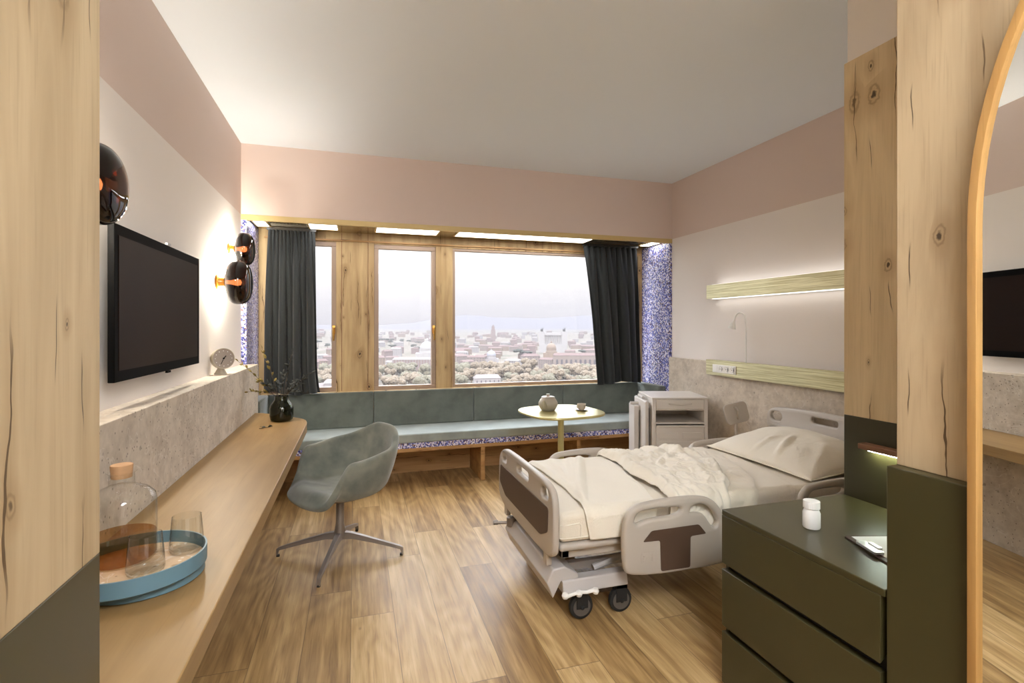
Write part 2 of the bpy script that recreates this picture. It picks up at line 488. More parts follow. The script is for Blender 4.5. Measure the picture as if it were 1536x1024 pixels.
M['bulb'] = emis('lit_bulb', (1, .84, .6), 9)
M['led'] = emis('led_strip', (.86, 1, .84), 30)
M['led_w'] = emis('warm_led', (1, .95, .88), 1.1)
M['led_s'] = emis('soffit_led', (1, .98, .95), 4.5)
M['bark'] = flat('bark', lin(90, 74, 58), .9)

# ------------------------------------------------------------------ camera
cam = bpy.data.cameras.new('camera'); co = bpy.data.objects.new('camera', cam); COL.objects.link(co)
co.location = (0, 0, 1.4); co.rotation_euler = (PI/2, 0, -math.radians(17.01))
cam.sensor_width = 36; cam.lens = 18; cam.shift_y = -22.5/1536; cam.clip_start = .05; cam.clip_end = 60000
S.camera = co

# ------------------------------------------------------------------ room shell
XL, XR, YF, YW, ZC = -.865, 3.077, 4.5, 5.02, 2.85
struct('floor', B((XL-.1, XR+.1, -1.8, 5.12, -.12, 0)), M['floor'], smooth=False)
struct('ceiling', B((XL-.1, XR+.1, -1.8, YF+.02, ZC, ZC+.12)), M['ceil'], smooth=False)
struct('wall_left', B((XL-.1, XL, -1.7, YF, 0, ZC)), M['wall'], smooth=False)
struct('wall_right', B((XR, XR+.1, -1.7, YF, 0, ZC)), M['wall'], smooth=False)
struct('wall_back', B((XL-.1, XR+.1, -1.8, -1.7, 0, ZC)), M['offwhite'], smooth=False)
struct('wall_bulkhead', B((XL-.1, XR+.1, YF, YW+.12, 2.286, ZC+.12)), M['pink'], smooth=False)
struct('trim_1', B((XL, XR, YF-.004, YF+.03, 2.245, 2.288)), M['trimgold'], smooth=False)
bm = bmesh.new()
prism(bm, [(4.528, 2.2695), (5.02, 2.272), (5.02, 2.286), (4.528, 2.286)], XL-.1, XR+.1, Matrix(((0, 0, 1, 0), (1, 0, 0, 0), (0, 1, 0, 0), (0, 0, 0, 1))))
struct('trim_2', bm, M['soffit'])
struct('wall_alcove_left', B((XL-.1, -.825, YF, YW, .0, 2.262)), M['mosaic'], smooth=False)
struct('wall_alcove_right', B((3.046, XR+.1, YF, YW, .0, 2.262)), M['mosaic'], smooth=False)
struct('wall_ledge_left', B((XL, -.7425, 1.0, YF, 0, 1.10)), M['concrete'], bevel=.003)
struct('wall_dado_right', B((3.039, XR, 1.665, YF, 0, 1.09)), M['concrete'], bevel=.003)
# oak window wall with three openings
wins = [(-.74, -.17, .795, 2.185), (.17, .756, .79, 2.18), (.922, 3.0, .80, 2.175)]
bm = bmesh.new(); y0, y1 = YW, YW+.12
xs = XL-.1
for i, (a, b, z0, z1) in enumerate(wins):
    box(bm, xs, a, y0, y1, 0, 2.286)
    box(bm, a, b, y0, y1, 0, z0); box(bm, a, b, y0, y1, z1, 2.286)
    xs = b
box(bm, xs, XR+.1, y0, y1, 0, 2.286)
struct('wall_window', bm, M['oak_win'], smooth=False)
# thin shadow joints between the oak boards, as narrow applied strips
struct('trim_3', B((-.124, -.119, YW-.003, YW, .80, 2.268), (.112, .117, YW-.003, YW, .80, 2.268)), M['walnut'], smooth=False)
struct('trim_4', B((-.775, 3.02, YW-.02, YW, 2.192, 2.206)), M['oak_bench'], smooth=False)
struct('trim_5', B((-.8, 3.03, YW-.045, YW-.001, .778, .795)), M['oak_win'], smooth=False)
def window(i, a, b, z0, z1, handle, fw=.042):
    w = struct('window_%d' % i)
    w.location = ((a+b)/2, YW+.03, z0)
    f = bmesh.new(); ya, yb = YW+.012, YW+.07
    box(f, a, b, ya, yb, z0, z0+fw); box(f, a, b, ya, yb, z1-fw, z1)
    box(f, a, a+fw, ya, yb, z0+fw, z1-fw); box(f, b-fw, b, ya, yb, z0+fw, z1-fw)
    obj('window_frame', f, M['frame'], w, bevel=.003)
    obj('window_glass', B((a+fw, b-fw, YW+.04, YW+.046, z0+fw, z1-fw)), M['glass'], w, smooth=False)
    if handle:
        h = bmesh.new(); hx = b-fw/2
        box(h, hx-.012, hx+.012, YW-.002, YW+.012, 1.33, 1.41)
        cyl(h, (hx, YW+.01, 1.385), (hx, YW-.035, 1.385), .008)
        tube(h, [(hx, YW-.035, 1.39), (hx, YW-.038, 1.36), (hx, YW-.036, 1.27)], [.009, .01, .007], 8)
        obj('window_handle', h, M['goldh'], w, label='small gold lever handle on the window frame')
window(1, -.74, -.17, .795, 2.185, True)
window(2, .17, .756, .79, 2.18, True)
window(3, .922, 3.0, .80, 2.175, False, .026)

for a, b in ((-.815, -.70), (-.39, -.14), (.17, .74), (.90, 2.26), (2.90, 3.03)):
    w = thing('recessed_light', 'glowing recessed light panel in the soffit over the windows, ' + {-.815: 'far left corner', -.39: 'just right of the left curtain', .17: 'over the middle window', .90: 'longest one, over the wide window', 2.90: 'far right corner'}[a], 'light', ((a+b)/2, 4.8, 2.268), 'recessed lights over the windows')
    obj('light_panel', B((a+.012, b-.012, 4.60, 4.85, 2.264, 2.267)), M['led_s'], w, smooth=False)
    obj('panel_frame', B((a, b, 4.588, 4.60, 2.262, 2.269), (a, b, 4.85, 4.862, 2.262, 2.269), (a, a+.012, 4.60, 4.85, 2.262, 2.269), (b-.012, b, 4.60, 4.85, 2.262, 2.269)), M['trimgold'], w, smooth=False)

# closet wall above the oak closet
struct('wall_closet_upper', B((1.99, XR, .2, 1.655, 2.51, ZC)), M['offwhite'], smooth=False)

# ------------------------------------------------------------------ wardrobes (oak fronts over olive base)
ZG = 1.03
w = thing('wardrobe', 'tall light oak wardrobe with olive base, filling the left edge of the view', 'wardrobe', (-.62, .2, 0))
obj('oak_door', B((-.80, -.40, -.9, 1.0, ZG, ZC-.005)), M['oak_v'], w, bevel=.002)
obj('olive_base', B((-.80, -.40, -.9, 1.0, 0.0, ZG)), M['olive'], w, bevel=.002)
w = thing('wardrobe', 'ceiling-high oak wardrobe with olive base between drawer chest and arched mirror', 'wardrobe', (1.7, .3, 0))
obj('oak_door', B((1.39, 1.95, -.9, 1.013, ZG, ZC-.005)), M['oak_v2'], w, bevel=.002)
obj('olive_base', B((1.354, 1.95, -.9, 1.013, 0.0, ZG)), M['olive'], w, bevel=.002)
w = thing('partition_panel', 'oak partition panel with olive lower half, standing between bed and drawer chest', 'panel', (2.4, 1.4, 0))
obj('oak_panel', B((1.97, 3.03, 1.02, 1.655, ZG, 2.505)), M['oak_lit'], w, bevel=.002)
obj('olive_panel', B((1.97, 3.03, 1.02, 1.655, 0.0, ZG)), M['olive'], w, bevel=.002)
# lit shelf strip
w = thing('shelf_light', 'slim brown wooden wall light glowing downwards above the olive drawer chest', 'light', (1.95, 1.3, .9))
obj('wooden_cover', B((1.925, 1.97, 1.03, 1.557, .912, .934)), M['walnut'], w, bevel=.002)
obj('light_strip', B((1.945, 1.966, 1.04, 1.53, .906, .912)), M['led'], w, smooth=False, label='glowing white light strip')
# drawer chest
w = thing('drawer_chest', 'low olive green chest of wide handleless drawers in front of the oak partition', 'chest of drawers', (1.66, 1.34, 0))
obj('carcass', B((1.385, 1.96, 1.03, 1.648, .03, .672)), M['dark'], w, smooth=False)
obj('top_panel', B((1.354, 1.968, 1.018, 1.655, .675, .695)), M['olive'], w, bevel=.0025)
obj('side_panel', B((1.375, 1.965, 1.640, 1.655, .0, .674)), M['olive'], w, smooth=False)
for z0, z1 in ((.49, .674), (.25, .466), (.03, .226)):
    d = bmesh.new()
    prism(d, [(1.354, z0), (1.354, z1), (1.380, z1+.0), (1.380, z0+.02)], 1.03, 1.655, Matrix(((1,0,0,0),(0,0,1,0),(0,1,0,0),(0,0,0,1))))
    obj('drawer', d, M['olive'], w, bevel=.0015)
# pill bottle
w = thing('pill_bottle', 'small white plastic pill bottle with ribbed cap on the olive drawer chest', 'bottle', (1.53, 1.41, .696))
bm = lathe(bmesh.new(), [(.0, .696), (.026, .696), (.028, .700), (.028, .748), (.024, .758), (.022, .765), (0, .765)], 40, None, False)
bm.transform(T(1.53, 1.41, 0)); obj('bottle_body', bm, M['white'], w)
cap = []
bm = bmesh.new()
n = 48
prism(bm, [((.0255+.0012*(k % 2))*math.cos(2*PI*k/n), (.0255+.0012*(k % 2))*math.sin(2*PI*k/n)) for k in range(n)], .764, .790, T(1.53, 1.41, 0))
obj('bottle_cap', bm, M['white'], w, bevel=.001)
# clipboard
A = Vector((1.565, 1.315)); e1 = Vector((-.062, -.205)).normalized(); e2 = Vector((.96, -.277)).normalized()
MC = Matrix(((e2.x, e1.x, 0, A.x), (e2.y, e1.y, 0, A.y), (0, 0, 1, .696), (0, 0, 0, 1)))
w = thing('clipboard', 'brown clipboard holding white paper, lying at the wall end of the olive drawer chest', 'clipboard', (1.65, 1.18, .696))
bm = bmesh.new(); prism(bm, rrect(0, .29, 0, .215, .008), 0, .004, MC); obj('board', bm, M['brownboard'], w)
bm = bmesh.new(); box(bm, .018, .283, .012, .203, .004, .0055, MC); obj('paper', bm, M['paper'], w, smooth=False)
bm = bmesh.new(); prism(bm, rrect(-.004, .028, .062, .152, .006), .0055, .014, MC); box(bm, .022, .036, .085, .13, .0055, .018, MC)
obj('clip', bm, M['silver'], w, bevel=.001)

# ------------------------------------------------------------------ arched mirror
def arch(hw, hs, ha, n=40, inset=0):
    """outline from bottom, in (s, z): half width, spring height, arch height"""
    pts = [(-hw+inset, .05+inset), (hw-inset, .05+inset)]
    for k in range(n+1):
        a = PI*k/n
        pts.append(((hw-inset)*math.cos(a), hs + (ha-inset)*math.sin(a)))
    return pts
phi = math.radians(8.2)
mx, my = 1.362, .806
sd = Vector((-math.sin(phi), -math.cos(phi)))          # running back towards the camera side
nd = Vector((-math.cos(phi), math.sin(phi)))           # facing the room
cx, cy = mx + sd.x*.5, my + sd.y*.5
cx += nd.x*.02; cy += nd.y*.02
MM = Matrix(((sd.x, 0, nd.x, cx), (sd.y, 0, nd.y, cy), (0, 1, 0, 0), (0, 0, 0, 1)))
w = thing('arched_mirror', 'tall arched mirror in a thin golden oak frame at the right edge, reflecting the television', 'mirror', (cx, cy, 0))
bm = plate(arch(.5, 1.62, .74), [arch(.5, 1.62, .74, inset=.02)], .013, .001, MM)
obj('mirror_frame', bm, M['oak_edge'], w)
bm = bmesh.new(); prism(bm, arch(.5, 1.62, .74, inset=.018), -.004, .004, MM); obj('mirror_glass', bm, M['mirror'], w, smooth=False)

# ------------------------------------------------------------------ desk
w = thing('wall_desk', 'long oak wall desk with a rounded far end, under the television', 'desk', (-.53, 2.6, 0))
out = [(-.7425, .99), (-.319, .99), (-.319, 3.70), (-.319, 3.78), (-.325, 3.86), (-.338, 3.93), (-.362, 3.99), (-.398, 4.04), (-.45, 4.10), (-.53, 4.19), (-.607, 4.27), (-.67, 4.33), (-.7425, 4.37)]
bm = bmesh.new(); prism(bm, out, .672, .732); obj('desk_top', bm, M['oak_desk'], w, bevel=.003)
bm = B((-.7425, -.72, 1.0, 4.2, .60, .672)); obj('support_rail', bm, M['steel'], w)

# television
w = thing('television', 'flat black television on the left wall above the concrete ledge', 'television', (XL, 2.6, 1.48))
bm = B((-.822, -.80, 2.105, 3.115, 1.203, 1.762)); obj('bezel', bm, M['black'], w, bevel=.003)
bm = B((-.8005, -.798, 2.135, 3.075, 1.243, 1.722)); obj('screen', bm, M['screen'], w, smooth=False, label='switched-off dark brown screen')
bm = B((XL, -.822, 2.4, 2.8, 1.35, 1.6)); obj('wall_mount', bm, M['steel'], w)
obj('sensor', B((-.806, -.796, 2.62, 2.66, 1.762, 1.772)), M['silver'], w); obj('remote_receiver', B((-.806, -.796, 2.62, 2.66, 1.194, 1.203)), M['black'], w)

# ------------------------------------------------------------------ glass wall lamps
def wall_lamp(y, z, R, label, grp=None, hx=.078):
    w = thing('wall_lamp', label, 'lamp', (XL, y, z), grp)
    Mx = T(XL, y, z) @ RY(90)
    k = R/.145
    bm = bmesh.new(); lathe(bm, [(.0, 0), (.052*k, 0), (.054*k, .006), (.052*k, .012), (.040*k, .016), (.036*k, .052*k), (.03*k, .056*k)], 32, Mx)
    obj('lamp_base', bm, M['amberb'], w, label='amber glass base')
    prof = []
    cxx = .052*k + hx*k
    for i in range(25):
        a = PI*i/24
        sx = math.copysign(abs(math.cos(a))**.8, math.cos(a)); sr = abs(math.sin(a))**.72
        prof.append((max(R*sr, 0 if i in (0, 24) else .001), cxx - hx*k*sx))
    prof[0] = (0.0, prof[0][1]); prof[-1] = (0.0, prof[-1][1])
    bm = bmesh.new(); lathe(bm, prof, 48, Mx, False)
    obj('glass_shade', bm, M['amberg'], w, sub=1, label='dark amber blown glass shade')
    bm = bmesh.new(); lathe(bm, [(0, .05*k), (.012, .05*k), (.013, .085*k), (.018, .10*k), (.022, .12*k), (.018, .14*k), (0, .15*k)], 20, Mx, False)
    obj('bulb', bm, M['bulb'], w, label='glowing bulb')
    for dz in (-1, 1):
        ld = bpy.data.lights.new('lamp_glow', 'POINT'); ld.energy = 7*k; ld.color = (1, .92, .78); ld.shadow_soft_size = .018
        lo = bpy.data.objects.new('lamp_glow', ld); COL.objects.link(lo); lo.parent = w; lo.location = (.032*k, 0, dz*.068*k)
    return w
wall_lamp(1.86, 1.834, .124, 'round dark amber glass wall lamp, half hidden by the wardrobe above the television')
wall_lamp(3.755, 1.69, .145, 'large dark amber glass wall lamp, lower one of the pair beside the window')
wall_lamp(4.08, 1.955, .118, 'small dark amber glass wall lamp, upper one of the pair beside the window')

# clock
cx_, cy_ = -.80, 3.61
w = thing('table_clock', 'round greige table clock on a cone foot, standing on the concrete ledge', 'clock', (cx_, cy_, 1.1))
fd = Vector((.50, -.866, .10)).normalized()
MCk = T(cx_, cy_, 1.198) @ fd.to_track_quat('Z', 'Y').to_matrix().to_4x4() @ Matrix.Scale(.88, 4)
bm = bmesh.new(); lathe(bm, [(0, -.035), (.060, -.035), (.070, -.028), (.073, 0), (.073, .03), (.068, .032), (.067, .027), (0, .027)], 48, MCk, False); obj('case', bm, M['clock'], w)
bm = bmesh.new(); lathe(bm, [(0, .0272), (.067, .0272), (.067, .0285), (0, .0285)], 48, MCk, False); obj('dial', bm, M['clockf'], w)
for k in range(12):
    a = k*PI/6; obj('hour_mark', lathe(bmesh.new(), [(0, .0285), (.0035, .0285), (.003, .031), (0, .0315)], 10, MCk @ T(.054*math.cos(a), .054*math.sin(a), 0), False), M['white'], w, label='white hour dot')
bm = bmesh.new(); cyl(bm, (0, 0, .0285), (0, 0, .034), .006)
box(bm, -.002, .002, 0, .045, .030, .0315, RZ(155)); box(bm, -.003, .003, 0, .024, .0315, .033, RZ(-40)); bm.transform(MCk)
obj('hands', bm, M['black'], w, label='black clock hands')
bm = bmesh.new(); lathe(bm, [(0, 1.1), (.036, 1.1), (.036, 1.104), (.015, 1.142), (.012, 1.15)], 32, T(cx_-.01, cy_+.005, 0)); obj('cone_foot', bm, M['clock'], w)

# vase with twigs
vx, vy, vz = -.50, 3.95, .732
w = thing('glass_vase', 'dark green glass vase at the rounded end of the oak desk', 'vase', (vx, vy, vz))
bm = lathe(bmesh.new(), [(0, .0), (.060, .001), (.074, .012), (.079, .04), (.079, .09), (.072, .115), (.052, .142), (.047, .152), (.047, .176), (.050, .178),
    (.0475, .179), (.044, .176), (.044, .152), (.049, .140), (.069, .112), (.076, .09), (.076, .04), (.071, .015), (.058, .006), (0, .006)], 48, T(vx, vy, vz), False)
o = obj('vase_body', bm, M['greeng'], w)
w = thing('dried_branches', 'dried twigs with small olive and dark leaves standing in the green vase', 'branches', (vx, vy, vz+.01))
tips = [(-.79, 4.02, 1.153, 0), (-.72, 3.98, .94, 0), (-.645, 4.07, 1.24, 0), (-.44, 4.05, 1.215, 1), (-.31, 4.0, 1.06, 1), (-.50, 4.06, 1.06, 1), (-.38, 3.92, .935, 1), (-.60, 3.90, 1.0, 1), (-.55, 4.10, 1.0, 1), (-.66, 4.0, 1.02, 0), (-.42, 4.1, 1.0, 1), (-.36, 3.84, 1.0, 1)]
def leaf(bm, p, d, L):
    d = d.normalized(); u = Vector((random.uniform(-1, 1), random.uniform(-1, 1), random.uniform(-.3, 1))).normalized()
    s = d.cross(u).normalized(); nrm = s.cross(d)
    pts = []
    for t_, wd in ((0, .05), (.3, .2), (.6, .22), (.85, .1), (1, 0)):
        c_ = p + d*(L*t_) + nrm*(L*.12*math.sin(PI*t_))
        pts.append((c_ - s*wd*L, c_ + s*wd*L))
    vs = [(bm.verts.new(a), bm.verts.new(b)) for a, b in pts]
    for a, b in zip(vs, vs[1:]): bm.faces.new((a[0], a[1], b[1], b[0]))
for x, y, z, dk in tips:
    p0 = Vector((vx+random.uniform(-.02, .02), vy+random.uniform(-.02, .02), vz+.02)); p1 = Vector((vx+(x-vx)*.18, vy+(y-vy)*.18, vz+.18)); p3 = Vector((x, y, z))
    p2 = (p1+p3)/2 + Vector((0, 0, .03)); pts = [p0, p1]
    for k in range(1, 9):
        t_ = k/8; pts.append(p1*(1-t_)**2 + p2*2*t_*(1-t_) + p3*t_*t_)
    st = obj('stem', tube(bmesh.new(), pts, [.0022-.0014*i/len(pts) for i in range(len(pts))], 6), M['twig'], w)
    lb = bmesh.new()
    for k in range(3, len(pts)):
        for _ in range(2 if k < len(pts)-1 else 1):
            dd = (pts[k]-pts[k-1]).normalized()*.6 + Vector((random.uniform(-1, 1), random.uniform(-1, 1), random.uniform(-.6, 1)))*.6
            if k == len(pts)-1: dd = pts[k]-pts[k-1]
            leaf(lb, pts[k], dd, random.uniform(.024, .042))
    obj('leaves', lb, M['leafd'] if dk else M['leaf'], st, solid=.0006)
w = thing('fallen_sprig', 'small dry leaf sprig lying on the oak desk in front of the vase', 'sprig', (-.55, 3.70, .733))
obj('twig', tube(bmesh.new(), [(-.60, 3.68, .735), (-.57, 3.69, .737), (-.54, 3.72, .735)], .0015, 6), M['twig'], w)
lb = bmesh.new()
for k in range(5): leaf(lb, Vector((-.575+.012*k, 3.69+.006*k, .738)), Vector((random.uniform(-1, 1), random.uniform(-1, 1), .12)), .028)
obj('leaves', lb, M['leafd'], w, solid=.0008)

# ------------------------------------------------------------------ tray with bottle and glasses
tx, ty = -.552, 1.575
w = thing('round_tray', 'round dusty blue tray with terrazzo inlay on the near end of the oak desk', 'tray', (tx, ty, .732))
bm = lathe(bmesh.new(), [(0, .758), (.158, .758), (.162, .762), (.162, .802), (.158, .802), (.158, .766), (0, .766)], 72, T(tx, ty, 0), False); obj('tray_rim', bm, M['blue'], w)
bm = lathe(bmesh.new(), [(0, .7655), (.1575, .7655), (.1575, .769), (0, .769)], 72, T(tx, ty, 0), False); obj('inlay', bm, M['traytop'], w, label='pale speckled inlay')
bm = lathe(bmesh.new(), [(0, .7325), (.135, .7325), (.138, .735), (.138, .758), (0, .758)], 64, T(tx+.017, ty+.010, 0), False); obj('tray_foot', bm, M['blue'], w)
bx, by, bz = -.605, 1.635, .7695
w = thing('corked_carafe', 'clear glass carafe with a cork, one third full of amber liquid, on the blue tray', 'carafe', (bx, by, bz))
bm = lathe(bmesh.new(), [(0, 0), (.074, 0), (.079, .006), (.080, .02), (.080, .155), (.076, .172), (.062, .187), (.040, .197), (.031, .201), (.029, .207), (.029, .232), (.035, .238)], 56, T(bx, by, bz), False)
obj('carafe_body', bm, M['clear'], w)
bm = lathe(bmesh.new(), [(0, .004), (.072, .004), (.0775, .01), (.078, .02), (.078, .068), (0, .068)], 48, T(bx, by, bz), False); obj('amber_liquid', bm, M['liquid'], w, label='amber liquid')
bm = lathe(bmesh.new(), [(0, .222), (.0235, .222), (.026, .255), (.025, .257), (0, .257)], 32, T(bx, by, bz), False); obj('cork', bm, M['cork'], w)
def tumbler(x, y, label):
    pr = [(0, 0), (.036, 0), (.041, .005), (.043, .012), (.0405, .05), (.036, .098), (.0350, .0985), (.0352, .098), (.0392, .05), (.0415, .014), (.037, .009), (0, .008)]
    bm = lathe(bmesh.new(), pr, 48, T(x, y, .7695), False)
    o = obj('drinking_glass', bm, M['clear'], loc=(x, y, .7695)); tag(o, label, 'glass'); return o
tumbler(-.515, 1.532, 'empty clear tumbler on the blue tray, the nearer one beside the carafe')
tumbler(-.455, 1.650, 'empty clear tumbler at the far right rim of the blue tray')

# ------------------------------------------------------------------ swivel chair
def chair():
    cx, cy = -.09, 3.30
    w = thing('swivel_armchair', 'grey-green suede shell armchair on a four-star base at the oak desk', 'chair', (cx, cy, 0))
    Mc = T(cx, cy, 0) @ RZ(207)
    def sm(x, a, b):
        t_ = max(0, min(1, (x-a)/(b-a))); return t_*t_*(3-2*t_)
    NA, NR = 64, 14
    bm = bmesh.new(); grid = []
    for i in range(NA):
        a = 2*PI*i/NA; aa = abs(math.degrees(a if a <= PI else a-2*PI))   # 0 = front
        h = .425 + .215*sm(aa, 44, 74) + .035*sm(aa, 80, 125) + .095*sm(aa, 118, 168)
        ca, sa = math.cos(a), math.sin(a)
        n_ = 2.6
        R = 1/((abs(ca)/.275)**n_ + (abs(sa)/.300)**n_)**(1/n_)
        row = []
        for j in range(NR+1):
            rho = j/NR
            wall = sm(aa, 40, 76)
            # radial fraction and height
            rr = (rho/.62)*.86 if rho < .62 else .86 + .14*math.sin((rho-.62)/.38*PI/2)
            rr_f = rho
            fr = rr*wall + rr_f*(1-wall)
            t2 = max(0, (rho-.5)/.5)
            z = .425 + .035*rho**2*(1-wall) + wall*(h-.425)*(t2**1.5)
            z -= (1-wall)*.085*sm(rho, .72, 1.05)
            z -= .018*(1-rho**2)
            lean = .045*max(0, (z-.5))/.3*(-ca if ca < 0 else 0)
            r_ = R*fr*(1+.03*wall*t2) + lean
            row.append((r_*ca, r_*sa, z))
        grid.append(row)
    cen = bm.verts.new((0, 0, grid[0][0][2]))
    V = [[bm.verts.new(p) for p in row[1:]] for row in grid]
    for i in range(NA):
        j = (i+1) % NA
        bm.faces.new((cen, V[i][0], V[j][0]))
        for k in range(NR-1): bm.faces.new((V[i][k], V[i][k+1], V[j][k+1], V[j][k]))
    bm.transform(Mc)
    bmesh.ops.recalc_face_normals(bm, faces=bm.faces)
    o = obj('seat_shell', bm, M['suede'], w, solid=.042, sub=2)
    o.modifiers['solid'].offset = 0
    bm = bmesh.new()
    lathe(bm, [(0, .356), (.12, .362), (.17, .376), (.17, .384), (0, .384)], 32, Mc, False)
    obj('seat_plate', bm, M['alu'], w)
    bm = bmesh.new(); cyl(bm, (cx, cy, .28), (cx, cy, .37), .014); obj('gas_lift', bm, M['steel'], w)
    bm = bmesh.new(); lathe(bm, [(.022, .325), (.024, .32), (.025, .2), (.034, .15), (.036, .125), (.030, .105)], 28, T(cx, cy, 0)); obj('column', bm, M['alu'], w)
    for k in range(4):
        a = -15.4 + 90*k
        bm = bmesh.new(); Ma = T(cx, cy, 0) @ RZ(a)
        secs = [(.015, .152, .108, .023), (.08, .142, .108, .019), (.2, .108, .083, .0155), (.32, .073, .053, .0135), (.368, .058, .040, .0125), (.380, .050, .006, .011), (.383, .044, .006, .010)]
        rows = []
        for s_, zt, zb, hw in secs:
            rows.append([bm.verts.new(Ma @ Vector(p)) for p in ((s_, -hw, zb), (s_, hw, zb), (s_, hw*.75, zt), (s_, -hw*.75, zt))])
        for r0, r1 in zip(rows, rows[1:]):
            for q in range(4): bm.faces.new((r0[q], r0[(q+1) % 4], r1[(q+1) % 4], r1[q]))
        bm.faces.new(list(reversed(rows[0]))); bm.faces.new(rows[-1])
        lg = obj('leg', bm, M['alu'], w, bevel=.004, seg=3)
        bm = bmesh.new(); cyl(bm, Ma @ Vector((.374, 0, 0)), Ma @ Vector((.374, 0, .012)), .010); obj('foot_glide', bm, M['rubber'], lg)
chair()

# ------------------------------------------------------------------ window bench
w = thing('window_bench', 'long oak window bench with blue terrazzo edge running under the windows', 'bench', (1.1, 4.75, 0))
YB = 4.53
obj('oak_shelf', B((-.825, 3.04, YB, 5.0, .305, .337)), M['oak_bench'], w, bevel=.002)
obj('terrazzo_slab', B((-.825, 3.04, YB, 5.0, .337, .382)), M['mosaic'], w, smooth=False, label='blue and white terrazzo slab')
for x in (-.80, .165, 1.11, 2.06, 3.0):
    obj('divider', B((x-.019, x+.019, YB+.001, 5.0, 0, .305)), M['oak_bench'], w, bevel=.002)
obj('back_board', B((-.82, 3.04, 5.0, 5.018, 0, .38)), M['oak_bench'], w, smooth=False)
o = obj('seat_cushion', B((-.82, 3.04, YB-.005, 4.998, .383, .463)), M['bench_lit'], bevel=.012, seg=3, loc=(1.1, 4.74, .383)); tag(o, 'long blue-grey upholstered seat cushion lying on the window bench', 'cushion')
bx_ = [(-.735, .160), (.164, 1.118), (1.122, 2.068), (2.072, 2.955)]
lbs = ['blue-grey bench back cushion behind the vase, leftmost under the left curtain', 'blue-grey bench back cushion below the two narrow windows, left of the teapot', 'blue-grey bench back cushion behind the teapot and cup', 'blue-grey bench back cushion under the right curtain']
for (a, b), lb in zip(bx_, lbs):
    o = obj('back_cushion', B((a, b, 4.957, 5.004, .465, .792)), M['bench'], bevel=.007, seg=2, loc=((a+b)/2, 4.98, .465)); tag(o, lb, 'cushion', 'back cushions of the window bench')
o = obj('back_cushion', B((-.823, -.738, 4.56, 5.0, .465, .792)), M['bench'], bevel=.012, loc=(-.78, 4.8, .465)); tag(o, 'short blue-grey side cushion at the left end of the window bench', 'cushion')
o = obj('back_cushion', B((2.958, 3.044, 4.56, 5.0, .465, .792)), M['bench'], bevel=.012, loc=(3.0, 4.8, .465)); tag(o, 'short blue-grey side cushion at the right end of the window bench', 'cushion')

# ------------------------------------------------------------------ curtains
def curtain(name, top, bot, ztop, zbot, label, nf, seed, kick=0):
    rnd = random.Random(seed); NX, NZ = 240, 60
    ph = [rnd.uniform(0, 6.28) for _ in range(6)]
    w = thing(name, label, 'curtain', ((top[0]+top[1])/2, 4.9, zbot))
    bm = bmesh.new(); V = []
    for j in range(NZ+1):
        v = j/NZ                                   # 0 top, 1 bottom
        row = []
        e = v**.8
        x0 = top[0]*(1-e)+bot[0]*e; x1 = top[1]*(1-e)+bot[1]*e
        x1 += kick*max(0, v-.8)**2*25*.02
        for i in range(NX+1):
            u = i/NX
            pleat = math.sin(u*nf*2*PI+ph[0])*.014*max(0, 1-v*3.2)
            f1 = math.sin(u*nf*.55*2*PI + ph[1] + .7*math.sin(v*2+ph[2]))*.022*min(1, v*2.5)
            f2 = math.sin(u*nf*.27*2*PI + ph[3] + .6*v)*.026*min(1, v*2)
            f3 = noise.noise(Vector((u*6, v*2.2, seed)))*.012*min(1, v*2)
            d = pleat+f1+f2+f3
            x = x0+(x1-x0)*u + .010*math.cos(u*nf*.55*2*PI+ph[1])*min(1, v*2)
            z = ztop + (zbot-ztop)*v - (.012*math.sin(u*7+ph[4])+.02*(u-.5)*kick)*v**6
            row.append(bm.verts.new((x, 4.88+d, z)))
        V.append(row)
    for a, b in zip(V, V[1:]):
        for i in range(NX): bm.faces.new((a[i], a[i+1], b[i+1], b[i]))
    o = obj('drape', bm, M['curtain'], w, solid=.004, angle=180)
    obj('track', B((top[0]-.01, top[1]+.01, 4.868, 4.892, ztop-.004, 2.268)), M['steel'], w)
curtain('curtain', (-.725, -.345), (-.745, -.32), 2.245, .808, 'charcoal curtain hanging at the left window, behind the vase', 13, 3, 1)
curtain('curtain', (2.27, 2.90), (2.41, 2.965), 2.245, .800, 'charcoal curtain gathered at the right end of the wide window', 10, 8, -.4)

# ------------------------------------------------------------------ cafe table with teapot and cup
tcx, tcy = 1.54, 3.725
w = thing('pedestal_table', 'rounded pale brass pedestal table in front of the window bench', 'table', (tcx, tcy, 0))
def squircle(h, n=72, p=3.0, rot=8):
    out = []
    for k in range(n):
        a = 2*PI*k/n; c_, s_ = math.cos(a), math.sin(a)
        r = h/((abs(c_)**p+abs(s_)**p)**(1/p)); b = a+math.radians(rot)
        out.append((r*math.cos(b), r*math.sin(b)))
    return out
bm = bmesh.new(); prism(bm, squircle(.307), .722, .740, T(tcx, tcy, 0)); obj('table_top', bm, M['brass_table'], w, bevel=.006, seg=3)
bm = bmesh.new(); lathe(bm, [(.10, .722), (.10, .716), (.024, .710), (.023, .03), (.023, .015)], 28, T(tcx, tcy, 0)); obj('pedestal', bm, M['brass_table'], w)
bm = bmesh.new(); lathe(bm, [(.0, 0), (.21, 0), (.212, .006), (.20, .012), (.03, .016), (0, .016)], 48, T(tcx, tcy, 0), False); obj('base_plate', bm, M['brass_table'], w)
px, py, pz = 1.45, 3.77, .740
w = thing('teapot', 'stone grey lidded teapot on the pale brass table', 'teapot', (px, py, pz))
